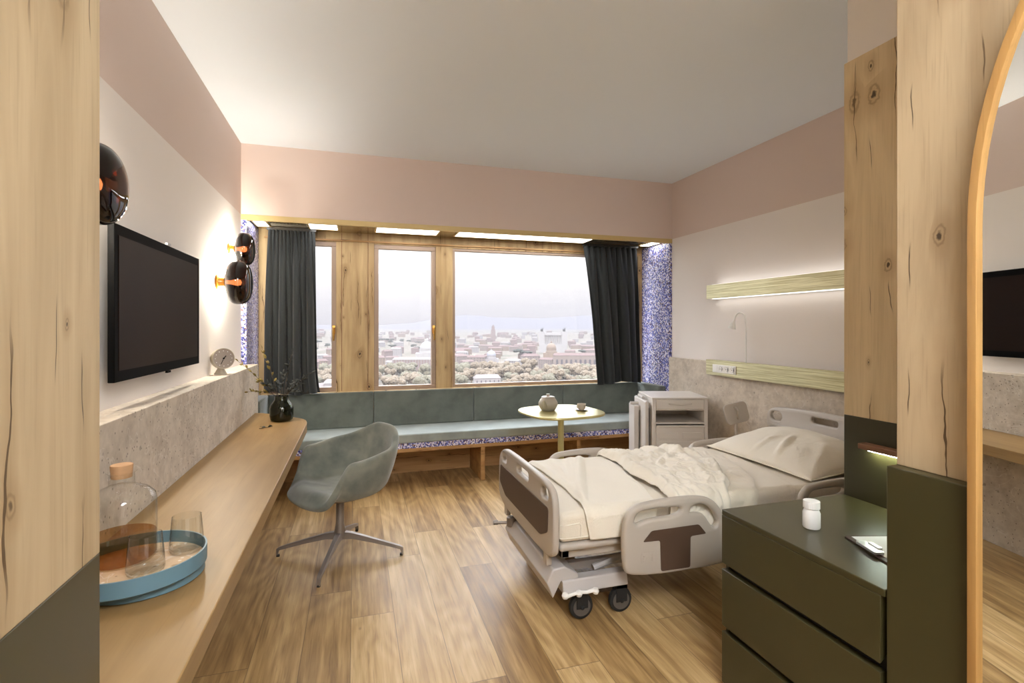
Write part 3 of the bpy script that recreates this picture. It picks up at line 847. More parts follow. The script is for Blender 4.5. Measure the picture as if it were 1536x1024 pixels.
bm = lathe(bmesh.new(), [(0, 0), (.048, 0), (.054, .004), (.066, .022), (.076, .045), (.075, .065), (.064, .085), (.052, .100), (.050, .101), (0, .101)], 48, T(px, py, pz), False); obj('teapot_body', bm, M['ceramic'], w)
bm = lathe(bmesh.new(), [(0, .101), (.053, .101), (.054, .105), (.048, .110), (.016, .113), (.010, .116), (.010, .122), (.014, .126), (.014, .130), (0, .131)], 40, T(px, py, pz), False); obj('lid', bm, M['ceramic'], w)
sv = Vector((-.62, -.78, 0))
P = Vector((px, py, pz))
obj('spout', tube(bmesh.new(), [P+sv*.055+Vector((0, 0, .03)), P+sv*.078+Vector((0, 0, .05)), P+sv*.092+Vector((0, 0, .075)), P+sv*.106+Vector((0, 0, .092))], [.019, .015, .011, .008], 14), M['ceramic'], w)
obj('teapot_handle', tube(bmesh.new(), [P-sv*.062+Vector((0, 0, .085)), P-sv*.095+Vector((0, 0, .09)), P-sv*.112+Vector((0, 0, .07)), P-sv*.105+Vector((0, 0, .042)), P-sv*.07+Vector((0, 0, .03))], .007, 10), M['ceramic'], w)
qx, qy = 1.705, 3.70
o = obj('saucer', lathe(bmesh.new(), [(0, .740), (.03, .740), (.050, .747), (.052, .750), (.049, .750), (.028, .744), (0, .744)], 40, T(qx, qy, 0), False), M['ceramic2'], loc=(qx, qy, .740)); tag(o, 'small beige saucer under the cup on the pale brass table', 'saucer')
w = thing('tea_cup', 'small beige cup standing on its saucer, right of the teapot', 'cup', (qx, qy, .7445))
obj('cup_body', lathe(bmesh.new(), [(0, .7445), (.018, .7445), (.028, .752), (.033, .772), (.034, .792), (.032, .792), (.031, .772), (.026, .756), (0, .752)], 36, T(qx, qy, 0), False), M['ceramic2'], w)
P = Vector((qx, qy, 0)); hv = Vector((-.95, -.3, 0))
obj('cup_handle', tube(bmesh.new(), [P+hv*.030+Vector((0, 0, .786)), P+hv*.044+Vector((0, 0, .786)), P+hv*.049+Vector((0, 0, .774)), P+hv*.042+Vector((0, 0, .762)), P+hv*.029+Vector((0, 0, .762))], .0035, 8), M['ceramic2'], w)

# ------------------------------------------------------------------ bedside cabinet
Mb = Matrix(((.958, .286, 0, 2.40), (-.286, .958, 0, 3.79), (0, 0, 1, 0), (0, 0, 0, 1)))
def LB(*bx): return B(*bx, M=Mb)
w = thing('bedside_cabinet', 'warm white wheeled hospital bedside cabinet between the bed and the window bench', 'cabinet', Mb @ Vector((.23, .22, 0)))
W, D, H = .47, .44, .80
obj('cabinet_top', LB((-.005, W+.005, -.008, D, .785, .80)), M['cabinet'], w, bevel=.004)
bm = LB((0, .03, 0, D, .10, .785), (W-.03, W, 0, D, .10, .785), (.03, W-.03, D-.015, D, .10, .785), (.03, W-.03, 0, D-.015, .575, .588), (.03, W-.03, .0, D-.015, .69, .697), (.03, W-.03, 0, D-.015, .10, .115))
obj('cabinet_body', bm, M['cabinet'], w, bevel=.003)
d = obj('drawer', LB((.032, W-.032, -.002, .02, .70, .782)), M['cabinet'], w, bevel=.003)
obj('drawer_handle', tube(bmesh.new(), [Mb @ Vector(p) for p in ((.14, -.002, .748), (.145, -.018, .745), (.235, -.022, .742), (.325, -.018, .745), (.33, -.002, .748))], .0045, 8), M['cabinet'], d)
d = obj('lower_door', LB((.032, W-.032, -.002, .016, .12, .562)), M['cabinet'], w, bevel=.003)
bm = LB((.032, W-.032, -.012, -.001, .548, .566)); obj('door_hinge_bar', bm, M['cabinet'], d, bevel=.004)
for q in ((.055, .215, -.006, -.001, .45, .505), (.255, W-.055, -.006, -.001, .45, .505), (.055, W-.055, -.006, -.001, .14, .43)): obj('door_panel', LB(q), M['cabinet'], d, bevel=.003)
for lx, ly in ((.05, .05), (W-.05, .05), (.05, D-.05), (W-.05, D-.05)):
    p = Mb @ Vector((lx, ly, 0)); c_ = bmesh.new()
    cyl(c_, (p.x-.012, p.y, .04), (p.x+.012, p.y, .04), .04, n=24); cyl(c_, (p.x, p.y, .05), (p.x, p.y, .10), .008)
    obj('caster', c_, M['wheel'], w)
# folded overbed tray on its side
bm = LB((-.052, -.018, .03, .42, .12, .765)); obj('folded_tray', bm, M['plastic_w'], w, bevel=.014, seg=3, label='tray table leaf folded down at the side')
bm = LB((-.105, -.062, .20, .40, .10, .70)); f2 = obj('tray_post', bm, M['plastic_w'], w, bevel=.006)
bm = bmesh.new(); cyl(bm, Mb @ Vector((-.125, .27, .715)), Mb @ Vector((-.04, .27, .715)), .014); cyl(bm, Mb @ Vector((-.035, .16, .775)), Mb @ Vector((-.035, .30, .785)), .014); obj('tray_hinge', bm, M['plastic_w'], w)
for z in (.2, .66): obj('tray_bracket', LB((-.06, .0, .2, .26, z, z+.04)), M['plastic_w'], w)

# ------------------------------------------------------------------ hospital bed
bed = thing('hospital_bed', 'beige plastic hospital bed on castors, footboard towards the desk', 'bed', (1.9, 2.63, 0))
MYZ = lambda x: Matrix(((0, 0, 1, x), (1, 0, 0, 0), (0, 1, 0, 0), (0, 0, 0, 1)))      # plane (y,z) at x
MXZ = lambda y: Matrix(((1, 0, 0, 0), (0, 0, -1, y), (0, 1, 0, 0), (0, 0, 0, 1)))     # plane (x,z) at y
# footboard
out = smooth_poly([(2.175, .335), (2.165, .45), (2.165, .60), (2.215, .665), (2.45, .675), (2.85, .672), (3.00, .66), (3.085, .60), (3.09, .47), (3.09, .36), (3.0, .325), (2.92, .315), (2.6, .315), (2.32, .315)], 3)
def slot(a, b, z0, z1): return rrect(a, b, z0, z1, min((b-a), (z1-z0))*.45)
sh = lambda pts: [(p[0], p[1]) for p in reversed(pts)]
holes = [slot(2.235, 2.33, .585, .635), slot(2.52, 2.72, .596, .636), slot(2.92, 3.02, .585, .632)]
fb = obj('footboard', plate(out, [sh(h) for h in holes], .017, .012, MYZ(.875)), M['plastic'], bed)
inl = [(2.225, .555), (3.035, .555), (3.05, .45), (2.93, .395), (2.33, .395), (2.235, .44)]
inl = round_poly(inl, .02)
bm = bmesh.new(); prism(bm, inl, -.0215, .0195, MYZ(.875)); obj('footboard_inlay', bm, M['brownp'], fb, bevel=.001, label='brown inlay panel')
for y in (2.26, 2.93): obj('footboard_peg', B((.862, .89, y, y+.05, .27, .33)), M['plastic'], fb, bevel=.006)
# headboard
out = smooth_poly([(2.15, .55), (2.14, .74), (2.17, .80), (2.4, .822), (2.63, .830), (2.86, .822), (3.06, .806), (3.12, .77), (3.13, .69), (3.10, .60), (3.05, .55)], 3)
holes = [slot(2.21, 2.30, .725, .775), slot(2.53, 2.73, .745, .787), slot(2.985, 3.085, .71, .775)]
hb = obj('headboard', plate(out, [sh(h) for h in holes], .017, .012, MYZ(2.975)), M['plastic_w'], bed)
obj('headboard_ledge', B((2.945, 2.965, 2.2, 3.08, .668, .684)), M['plastic_w'], hb, bevel=.005)
# side rails
def rail(x0, y, mirror=1, inlay=False):
    f = lambda pts: [(x0 + p[0], p[1]) for p in pts]
    out = f(smooth_poly([(.03, .235), (0, .30), (0, .50), (.05, .565), (.12, .577), (.25, .585), (.41, .583), (.50, .555), (.56, .47), (.585, .40), (.585, .26), (.55, .23)], 3))
    h1 = f(smooth_poly([(.055, .49), (.07, .53), (.12, .545), (.30, .543), (.315, .525), (.29, .50), (.12, .497), (.075, .478)], 2))
    h2 = f(smooth_poly([(.355, .50), (.365, .535), (.42, .545), (.475, .52), (.52, .455), (.505, .42), (.48, .43), (.44, .49), (.41, .50)], 2))
    r = obj('side_rail', plate(out, [sh(h1), sh(h2)], .019, .014, MXZ(y)), M['plastic'], bed)
    if inlay:
        p = f(round_poly([(.145, .446), (.405, .448), (.448, .398), (.358, .396), (.356, .248), (.195, .25), (.190, .396), (.098, .398)], .012))
        bm = bmesh.new(); prism(bm, p, .0185, .0205, MXZ(y)); obj('rail_inlay', bm, M['brownp'], r, bevel=.0006, label='brown T-shaped inlay')
        bm = bmesh.new(); prism(bm, [(x0+a, b) for a, b in rrect(.09, .16, .30, .347, .008)], .0185, .021, MXZ(y))
        for a in (.102, .148):
            for b in (.312, .323, .335): cyl(bm, (x0+a, y-.021, b), (x0+a, y-.024, b), .004, n=12)
        box(bm, x0+.113, x0+.137, y-.023, y-.0205, .318, .333)
        obj('control_keys', bm, M['plastic'], r, bevel=.0006)
    return r
rail(1.178, 2.115, 1, True); rail(2.20, 2.115, 1, True); rail(1.19, 3.135); rail(2.26, 3.135)
# mattress platform, frame
bm = B((.905, 2.94, 2.20, 3.06, .352, .386)); obj('mattress_platform', bm, M['plastic'], bed, bevel=.014, seg=3)
bm = B((.93, 2.93, 2.24, 2.28, .305, .352), (.93, 2.93, 2.98, 3.02, .305, .352), (.93, .97, 2.24, 3.02, .305, .352), (2.0, 2.04, 2.24, 3.02, .305, .352), (2.9, 2.94, 2.24, 3.02, .305, .352)); obj('bed_frame', bm, M['plastic'], bed, bevel=.004)
for x in (1.28, 1.60, 2.35, 2.65):
    obj('rail_bracket', B((x-.02, x+.02, 2.128, 2.245, .30, .325), (x-.02, x+.02, 2.128, 2.14, .28, .36)), M['plastic'], bed, bevel=.003)
    obj('rail_bracket', B((x-.02, x+.02, 3.01, 3.122, .30, .325), (x-.02, x+.02, 3.11, 3.122, .28, .36)), M['plastic'], bed, bevel=.003)
# scissor arms
bm = bmesh.new()
for y in (2.36, 2.90):
    tube(bm, [(1.15, y, .18), (1.75, y, .33)], .018, 10); tube(bm, [(1.35, y+.04, .33), (1.95, y+.04, .18)], .018, 10)
cyl(bm, (1.55, 2.3, .26), (1.55, 3.0, .26), .02)
obj('lifting_arm', bm, M['chassis'], bed)
# chassis
def cross(x, sgn):
    pts = [(0, .125), (-.03, .20), (.0, .262), (.06, .268), (.13, .225), (.13, .20), (.04, .20)]
    bm = bmesh.new(); prism(bm, [(x+sgn*a, b) for a, b in pts], -2.94, -2.235, Matrix(((1, 0, 0, 0), (0, 0, -1, 0), (0, 1, 0, 0), (0, 0, 0, 1)))); return bm
obj('base_cover', cross(.885, 1), M['chassis'], bed, bevel=.006)
obj('base_cover', cross(2.92, -1), M['chassis'], bed, bevel=.006)
for ya, yb in ((2.215, 2.30), (2.87, 2.955)):
  for xa, xb in ((.93, 1.27), (2.55, 2.88)):
    bm = bmesh.new()
    prism(bm, [(ya, .145), (ya+.012, .205), (yb-.012, .205), (yb, .145)], xa, xb, Matrix(((0, 0, 1, 0), (1, 0, 0, 0), (0, 1, 0, 0), (0, 0, 0, 1))))
    obj('base_end', bm, M['chassis'], bed, bevel=.006)
for y in (2.42, 2.74): obj('base_beam', B((1.0, 2.8, y, y+.04, .15, .19)), M['chassis'], bed, bevel=.004)
def caster(x, y):
    c_ = obj('caster', lathe(bmesh.new(), [(0, -.014), (.048, -.014), (.058, -.011), (.061, 0), (.058, .011), (.048, .014), (0, .014)], 36, T(x, y, .061) @ RX(90), False), M['rubber'], bed)
    obj('wheel_disc', lathe(bmesh.new(), [(0, -.0155), (.044, -.0155), (.044, .0155), (0, .0155)], 32, T(x, y, .061) @ RX(90), False), M['wheel'], c_)
    bm = B((x-.03, x+.03, y-.022, y-.017, .055, .15), (x-.03, x+.03, y+.017, y+.022, .055, .15), (x-.03, x+.03, y-.022, y+.022, .12, .15)); cyl(bm, (x, y-.026, .061), (x, y+.026, .061), .01)
    obj('caster_fork', bm, M['rubber'], c_, bevel=.004)
for y in (2.255, 2.915):
    for x in (1.035, 1.245, 2.60, 2.82): caster(x, y)
bm = bmesh.new()
tube(bm, [(.93, 2.20, .145), (.965, 2.198, .152), (1.0, 2.198, .158), (1.04, 2.198, .152), (1.085, 2.198, .158)], [.010, .008, .008, .008, .010], 10)
for x in (.93, 1.0, 1.085): lathe(bm, [(0, -.017), (.012, -.012), (.017, 0), (.012, .012), (0, .017)], 16, T(x, 2.198, .152), False)
obj('brake_pedal', bm, M['white'], bed, label='white brake pedal')
bm = bmesh.new(); cyl(bm, (.90, 2.88, .245), (.79, 2.90, .25), .008); cyl(bm, (.80, 2.90, .25), (.775, 2.903, .25), .013)
lathe(bm, [(0, 0), (.03, 0), (.03, .05), (0, .06)], 20, T(.88, 2.88, .23), False)
obj('crank', bm, M['alu'], bed)
# handset holder on an arm at the far head corner
nrm = Vector((-.29, -.957, .05)).normalized()
Mh = T(2.80, 3.26, .735) @ nrm.to_track_quat('Z', 'Y').to_matrix().to_4x4() @ Matrix.Rotation(math.radians(14), 4, 'Z')
hd = obj('handset_holder', plate(rrect(-.09, .09, -.078, .078, .035), [], .011, .006, Mh), M['plastic'], bed, label='rounded control handset plate raised beside the pillow')
obj('handset_hook', tube(bmesh.new(), [Mh @ Vector(p) for p in ((.0, .045, .008), (0, .043, .035), (0, .025, .048), (0, -.01, .044), (0, -.035, .028), (0, -.04, .008))], .011, 10), M['plastic'], hd)
obj('holder_arm', tube(bmesh.new(), [(2.80, 3.27, .69), (2.81, 3.27, .55), (2.82, 3.20, .42), (2.84, 3.04, .33)], .011, 10), M['plastic'], bed)

# mattress
w = thing('mattress', 'thick cream mattress lying on the hospital bed', 'mattress', (1.9, 2.63, .386))
bm = B((.905, 2.935, 2.205, 3.065, .387, .53)); obj('mattress_cover', bm, M['sheet'], w, bevel=.032, seg=5)
bm = tube(bmesh.new(), [(.903, 2.35, .475), (.915, 2.212, .472), (.95, 2.203, .474), (1.005, 2.203, .478), (1.012, 2.203, .468), (1.012, 2.203, .40)], .0025, 6)
tube(bm, [(.903, 2.9, .412), (.903, 2.3, .412), (.912, 2.212, .412), (.95, 2.203, .412), (1.3, 2.203, .412)], .0025, 6)
obj('piping', bm, M['linen'], w)

def sm(x, a, b):
    t_ = max(0, min(1, (x-a)/(b-a))); return t_*t_*(3-2*t_)

def drape(name, edgeL, edgeR, zn, zf, off, hfun, label, mat, nx=140, ny=150, thick=.008):
    """cloth over the mattress; t runs near hem -> over the top -> far hem"""
    yn, yf, zt = 2.197, 3.073, .532
    ln, lt, lf = zt-zn, yf-yn, zt-zf
    Ltot = ln+lt+lf; bm = bmesh.new(); V = []
    r = .035
    for j in range(ny+1):
        s_ = Ltot*j/ny
        if s_ < ln-r: y, z, n_ = yn, zn+s_, Vector((0, -1, 0))
        elif s_ < ln+r:
            a = (s_-(ln-r))/(2*r)*PI/2; y, z = yn+r*(1-math.cos(a)), zt-r+r*math.sin(a); n_ = Vector((0, -math.cos(a), math.sin(a)))
        elif s_ < ln+lt-r: y, z, n_ = yn+(s_-ln), zt, Vector((0, 0, 1))
        elif s_ < ln+lt+r:
            a = (s_-(ln+lt-r))/(2*r)*PI/2; y, z = yf-r+r*math.sin(a), zt-r+r*math.cos(a); n_ = Vector((0, math.sin(a), math.cos(a)))
        else: y, z, n_ = yf, zt-(s_-ln-lt), Vector((0, 1, 0))
        tv = (s_-ln)/lt                       # 0 near edge of the top, 1 far edge
        xa, xb = edgeL(tv), edgeR(tv); row = []
        for i in range(nx+1):
            u = i/nx; x = xa+(xb-xa)*u
            h = off + hfun(x, tv, u)
            e = min(u, 1-u)*(xb-xa)
            h = h*(.35+.65*sm(e, 0, .035))
            p = Vector((x, y, z)) + n_*max(h, .002)
            if tv < 0: p.z += .010*noise.noise(Vector((x*5, 1.3, 0)))*min(1, -tv*8)
            row.append(bm.verts.new(p))
        V.append(row)
    for a, b in zip(V, V[1:]):
        for i in range(nx): bm.faces.new((a[i], a[i+1], b[i+1], b[i]))
    o = obj(name, bm, mat, solid=thick, angle=180, loc=(1.6, 2.63, .53)); tag(o, label, 'bedding'); return o

def ridge(x, t, x0, t0, x1, t1, wd, h):
    """soft fold line between two points in (x, t)"""
    dx, dt = x1-x0, (t1-t0)*.87; L = math.hypot(dx, dt)
    px_, pt_ = x-x0, (t-t0)*.87
    a = (px_*dx+pt_*dt)/L; d = (px_*dt-pt_*dx)/L
    end = sm(a, -.05, .08)*(1-sm(a, L-.08, L+.05))
    return h*math.exp(-(d/wd)**2)*end

def interp(pts):
    def f(t):
        if t <= pts[0][0]: return pts[0][1]
        for (a, x0), (b, x1) in zip(pts, pts[1:]):
            if t <= b:
                k = (t-a)/(b-a); k = k*k*(3-2*k)*.5+k*.5; return x0+(x1-x0)*k
        return pts[-1][1]
    return f
# smooth folded blanket over the foot end
def h1(x, t, u):
    h = ridge(x, t, 1.40, 1.0, 1.02, .02, .022, .022) + ridge(x, t, 1.34, 1.0, 1.10, .3, .03, .014)
    h += ridge(x, t, 1.05, 1.0, 1.08, .25, .035, .012) + ridge(x, t, 1.20, 1.02, 1.13, .45, .03, .010)
    h += .006*noise.noise(Vector((x*3, t*3, 2)))
    if t < 0: h += .006*math.sin(x*16+1)*min(1, -t*6)
    return h
drape('folded_blanket', interp([(-.2, 1.06), (0, 1.03), (.15, 1.05), (.4, 1.065), (.75, 1.06), (1.05, 1.03)]), interp([(-.2, 1.40), (0, 1.41), (.3, 1.48), (.7, 1.56), (1.1, 1.60)]), .405, .44, .010, h1,
      'smooth cream blanket draped over the foot end of the bed', M['linen'])
# crumpled duvet in the middle
def crump(x, t, sc, seed):
    v = Vector((x*sc, t*.87*sc, seed)); v += Vector((noise.noise(v*.7), noise.noise(v*.7+Vector((5, 2, 1))), 0))*.9
    return 1-abs(noise.noise(v))*2.0
def h2(x, t, u):
    h = .020*crump(x, t, 5, 1.0) + .013*crump(x, t, 11, 4.0) + .006*crump(x, t, 24, 7)
    h += .018*math.exp(-(u/.10)**2) + .018*math.exp(-((1-u)/.10)**2)
    h += ridge(x, t, 1.62, .95, 1.62, .1, .03, .012) + ridge(x, t, 2.05, .9, 1.80, .1, .03, .016) + .016*math.exp(-((t-.55)/.4)**2)
    return h
drape('crumpled_duvet', interp([(-.2, 1.45), (0, 1.485), (.2, 1.52), (.45, 1.50), (.75, 1.55), (1.05, 1.53)]), interp([(-.2, 1.82), (0, 1.83), (.12, 1.93), (.45, 2.08), (.95, 2.15), (1.1, 2.16)]), .415, .43, .018, h2,
      'crumpled cream duvet lying across the middle of the bed', M['linen'], 190, 190)
def h3(x, t, u):
    h = .007*crump(x, t, 6, 9.0) + .004*crump(x, t, 16, 3.0)
    h += .016*math.exp(-((1-u)/.07)**2)
    return h
drape('folded_top_sheet', interp([(-.2, 1.76), (0, 1.78), (.12, 1.86), (.45, 2.0), (1.1, 2.08)]), interp([(-.2, 1.95), (0, 2.02), (.2, 2.14), (.45, 2.24), (.75, 2.32), (1.1, 2.36)]), .42, .44, .008, h3,
      'cream top sheet with folded hem, between the duvet and the pillow', M['sheet'], 120, 150)
def h4(x, t, u): return .004*crump(x, t, 5, 12.0)
drape('bottom_sheet', interp([(-.2, 1.98), (0, 2.0), (1.1, 2.2)]), interp([(-.2, 2.23), (0, 2.27), (.3, 2.36), (1.1, 2.50)]), .44, .46, .002, h4,
      'thin cream under-sheet patch next to the pillow on the near side', M['sheet'], 80, 110, .004)

# pillow
def pillow():
    NU, NV = 90, 90
    cx, cy, z0 = 2.66, 2.63, .545
    a_, b_ = .275, .43
    tops, bots = [], []
    bm = bmesh.new()
    for side in (1, -1):
        G = []
        for i in range(NU+1):
            row = []
            for j in range(NV+1):
                u = -1+2*i/NU; v = -1+2*j/NV
                # pillow outline: sides pinched in, corners pulled out
                x = u*a_*(1-.07*(1-v*v)) ; y = v*b_*(1-.05*(1-u*u))
                k = max(0, (1-abs(u)**2.6))**.55 * max(0, (1-abs(v)**2.8))**.55
                h = .108*k
                tilt = (u*.5+.5)
                base = .012 + .075*tilt**1.4*(1-.3*abs(v))
                if side == 1:
                    h2_ = h*(1.0+.35*tilt)
                    h2_ += .010*noise.noise(Vector((x*7, y*7, 3)))*k + ridge(x, y, -.27, -.15, .0, -.05, .02, .016)*k*1.3 + ridge(x, y, -.26, .05, -.06, .02, .02, .014)*k*1.3 + ridge(x, y, -.25, -.42, .02, -.26, .028, .022)*k + ridge(x, y, .1, -.5, .0, -.26, .03, .018)*k
                    z = base+h2_
                else:
                    z = base - min(h*.5, base-.004 if base > .004 else 0)*.92
                row.append((cx+x, cy+y, z0+z))
            G.append(row)
        V = [[bm.verts.new(p) for p in row] for row in G]
        for i in range(NU):
            for j in range(NV): bm.faces.new((V[i][j], V[i+1][j], V[i+1][j+1], V[i][j+1]))
    bmesh.ops.remove_doubles(bm, verts=bm.verts, dist=.0006)
    w = thing('pillow', 'plump cream pillow leaning at the headboard of the bed', 'pillow', (cx, cy, z0))
    obj('pillow_case', bm, M['linen'], w, angle=180)
    pts = []
    for k in range(96):
        t_ = k/96*4
        if t_ < 1: u, v = -1+2*t_, -1
        elif t_ < 2: u, v = 1, -1+2*(t_-1)
        elif t_ < 3: u, v = 1-2*(t_-2), 1
        else: u, v = -1, 1-2*(t_-3)
        x = u*a_*(1-.07*(1-v*v)); y = v*b_*(1-.05*(1-u*u)); tilt = u*.5+.5
        pts.append((cx+x*1.01, cy+y*1.01, z0+.012+.075*tilt**1.4*(1-.3*abs(v))))
    obj('pillow_hem', tube(bmesh.new(), pts, .0045, 6, True), M['linen'], w)
pillow()

# ------------------------------------------------------------------ brass wall elements
w = thing('wall_uplight', 'long brushed brass wall light glowing above and below, over the bed head', 'light', (3.03, 2.9, 1.7))
obj('brass_body', B((2.99, XR, 1.70, 3.855, 1.645, 1.765)), M['brass'], w, bevel=.002)
for z in (1.765, 1.642): obj('light_strip', B((3.005, 3.06, 1.75, 3.80, z, z+.003)), M['led_w'], w, smooth=False, label='glowing light strip')
w = thing('supply_rail', 'brushed brass supply rail with sockets along the concrete dado behind the bed', 'rail', (3.02, 2.9, 1.04))
obj('rail_body', B((2.99, 3.039, 1.70, 3.86, .977, 1.108)), M['brass'], w, bevel=.002)
f = obj('socket_plate', B((2.983, 2.99, 3.48, 3.765, 1.003, 1.072)), M['white'], w, bevel=.002, label='white socket plate')
for y in (3.515, 3.585, 3.655):
    bm = lathe(bmesh.new(), [(0, .0022), (.014, .002), (.022, .0005), (.0245, .004), (.027, .004), (.028, 0), (0, 0)], 32, T(2.983, y, 1.037) @ RY(-90), False); s_ = obj('socket', bm, M['white'], f)
    bm = bmesh.new()
    for dy in (-.009, .009): cyl(bm, (2.9825, y+dy, 1.037), (2.980, y+dy, 1.037), .0032, n=12)
    tube(bm, [(2.9795, y+.018*math.cos(a), 1.037+.018*math.sin(a)) for a in [PI*.62+PI*.76*k/8 for k in range(9)]], .0014, 6)
    obj('socket_holes', bm, M['black'], s_)
obj('switch_plate', B((2.9795, 2.983, 3.70, 3.755, 1.010, 1.065)), M['white'], f, bevel=.002)
# gooseneck reading lamp
w = thing('reading_lamp', 'white gooseneck reading lamp rising from the brass supply rail', 'lamp', (3.015, 3.40, 1.108))
pts = [(3.015, 3.40, 1.108), (3.015, 3.40, 1.40), (3.012, 3.405, 1.46)]
for k in range(1, 9):
    a = PI*k/9; pts.append((2.985+.027*math.cos(a), 3.43-.030*math.cos(a)+.0, 1.462+.050*math.sin(a)))
pts.append((2.955, 3.462, 1.445))
obj('gooseneck', tube(bmesh.new(), pts, .0065, 10), M['white'], w)
hdv = Vector((-.18, .22, -.96)).normalized()
MH = T(2.955, 3.462, 1.448) @ hdv.to_track_quat('Z', 'Y').to_matrix().to_4x4()
obj('lamp_head', lathe(bmesh.new(), [(0, 0), (.010, 0), (.011, .012), (.018, .03), (.030, .062), (.030, .068), (.027, .066), (0, .060)], 28, MH, False), M['white'], w)
obj('lamp_lens', lathe(bmesh.new(), [(0, .0612), (.024, .063), (.024, .066), (0, .066)], 24, MH, False), M['silver'], w)

# ------------------------------------------------------------------ added unseen lamps that brighten the room (behind the viewpoint)
def fill_lamp(x, y, R, st, label):
    w = thing('fill_lamp', label, 'lamp', (x, y, ZC), 'added fill lamps out of view')
    obj('canopy', lathe(bmesh.new(), [(0, ZC), (.05, ZC), (.05, ZC-.02), (.008, ZC-.025), (.008, ZC-.24), (0, ZC-.24)], 32, T(x, y, 0), False), M['white'], w)
    obj('diffuser', lathe(bmesh.new(), [(0, ZC-.24), (R*.98, ZC-.24), (R, ZC-.25), (R, ZC-.29), (R*.98, ZC-.30), (0, ZC-.30)], 48, T(x, y, 0), False), emis('fill_diffuser', (.94, .97, 1), st), w)
fill_lamp(.5, -.35, .3, 22, 'added round fill lamp above the viewpoint')
fill_lamp(.5, -1.15, .3, 18, 'added round fill lamp in the entrance behind the viewpoint')

HAZE = 0.00025
HA = .29
# ------------------------------------------------------------------ the city outside
def pol(az, d): a = math.radians(az); return d*math.sin(a), d*math.cos(a)
GZ = -70.0
def ground_z(x, y):
    d = math.hypot(x, y); az = math.degrees(math.atan2(x, y))
    z = GZ + 10*noise.noise(Vector((x/500, y/500, 2.2)))*sm(d, 500, 1500)
    z += 42*sm(d, 1300, 3200)*(.55+.45*sm(-az, -12, 4))
    z -= 30*sm(d, 3600, 7000)
    return z
MC_ = dict(
    wall=[flat('city_wall_%s' % n, c, .9) for n, c in (('cream', (.15, .125, .115)), ('rose', (.14, .105, .10)), ('ochre', (.15, .115, .09)), ('white', (.19, .18, .185)))],
    roof=[flat('city_roof_%s' % n, c, .9) for n, c in (('tile', (.10, .066, .062)), ('pale', (.14, .125, .12)))],
    win=flat('city_window', (.05, .045, .055), .5),
    tree=[flat('city_tree_%s' % n, c, .95, nscale=.12, namt=.15) for n, c in (('olive', (.10, .092, .065)), ('autumn', (.125, .10, .072)), ('pine', (.03, .034, .028)))],
    marble=flat('city_marble', (.22, .215, .22), .8), bronze=flat('city_bronze', (.04, .04, .04), .6), lead=flat('city_lead', (.17, .175, .21), .6))
tg = NT('city_ground'); c_ = tg.coord()
gm = tg.bsdf(tg.ramp(tg.noise(c_, .02, 5, .7), [(.35, (.055, .055, .035)), (.5, (.09, .075, .055)), (.62, (.12, .10, .085))]), .95)
bm = bmesh.new(); V = []
for j in range(71):
    d = 60*(1.083**j) if j else 30; row = []
    for i in range(61):
        az = -40+100*i/60; x, y = pol(az, d); row.append(bm.verts.new((x, y, ground_z(x, y))))
    V.append(row)
for a, b in zip(V, V[1:]):
    for i in range(60): bm.faces.new((a[i], a[i+1], b[i+1], b[i]))
o = struct('ground_valley', bm, gm)
# far mountains
hm = flat('mountain_slope', (.075, .072, .10), 1, nscale=.0004, namt=.15)
bm = bmesh.new(); V = []
for i in range(161):
    az = -40+100*i/160; u = math.radians(az)
    crest = 60 + 330*sm(az, 3, 12)*(1-.25*sm(az, 13, 16)) + 60*sm(az, 17, 27) + 60*noise.noise(Vector((az*.22, 3, 1))) + 22*noise.noise(Vector((az*.9, 1, 1)))
    rows = []
    for d, f in ((13000, 0), (14500, .45), (16500, .8), (18500, 1), (24000, .4)):
        x, y = pol(az, d); rows.append(bm.verts.new((x, y, -90+(crest+90)*f*(1+.08*noise.noise(Vector((az*.6, d/2000, 0)))*(f < 1)))))
    V.append(rows)
for a, b in zip(V, V[1:]):
    for k in range(4): bm.faces.new((a[k], b[k], b[k+1], a[k+1]))
struct('hills_far', bm, hm)

def gable(bm, x0, x1, y0, y1, z0, z1):
    ym = (y0+y1)/2; o_ = .6
    v = [bm.verts.new(p) for p in ((x0-o_, y0-o_, z0), (x1+o_, y0-o_, z0), (x1+o_, y1+o_, z0), (x0-o_, y1+o_, z0), (x0+2, ym, z1), (x1-2, ym, z1))]
    for f in ((0, 1, 5, 4), (1, 2, 5), (2, 3, 4, 5), (3, 0, 4), (0, 3, 2, 1)): bm.faces.new([v[k] for k in f])
def building(kind, name, label, group=None):
    W_, D_, H_, wi, ri, floors = kind
    t_ = thing(name, label, 'building', (0, 0, 0), group)
    obj('facade', B((-W_/2, W_/2, -D_/2, D_/2, -14, H_)), MC_['wall'][wi], t_, smooth=False)
    bm = bmesh.new(); gable(bm, -W_/2, W_/2, -D_/2, D_/2, H_, H_+3.2); obj('roof', bm, MC_['roof'][ri], t_, smooth=False)
    bm = bmesh.new(); nx = int(W_/4)
    for f in range(floors):
        for k in range(nx):
            x = -W_/2 + W_*(k+.5)/nx; z = H_-3.2*(f+1)+.4; box(bm, x-.6, x+.6, -D_/2-.12, -D_/2+.05, z, z+1.9)
    obj('windows', bm, MC_['win'], t_, smooth=False)
    return t_
kinds = [((26, 14, 15, 0, 0, 4), 'cream walled townhouse with a low red tiled roof, in the hazy city outside'),
         ((20, 12, 18, 1, 0, 5), 'tall rose townhouse with a tiled roof, in the hazy city outside'),
         ((34, 14, 13, 2, 0, 3), 'wide ochre townhouse with a tiled roof, in the hazy city outside'),
         ((24, 14, 16, 3, 1, 4), 'white walled block with a pale roof, in the hazy city outside')]
protos = []
rc = random.Random(11)
spots = []
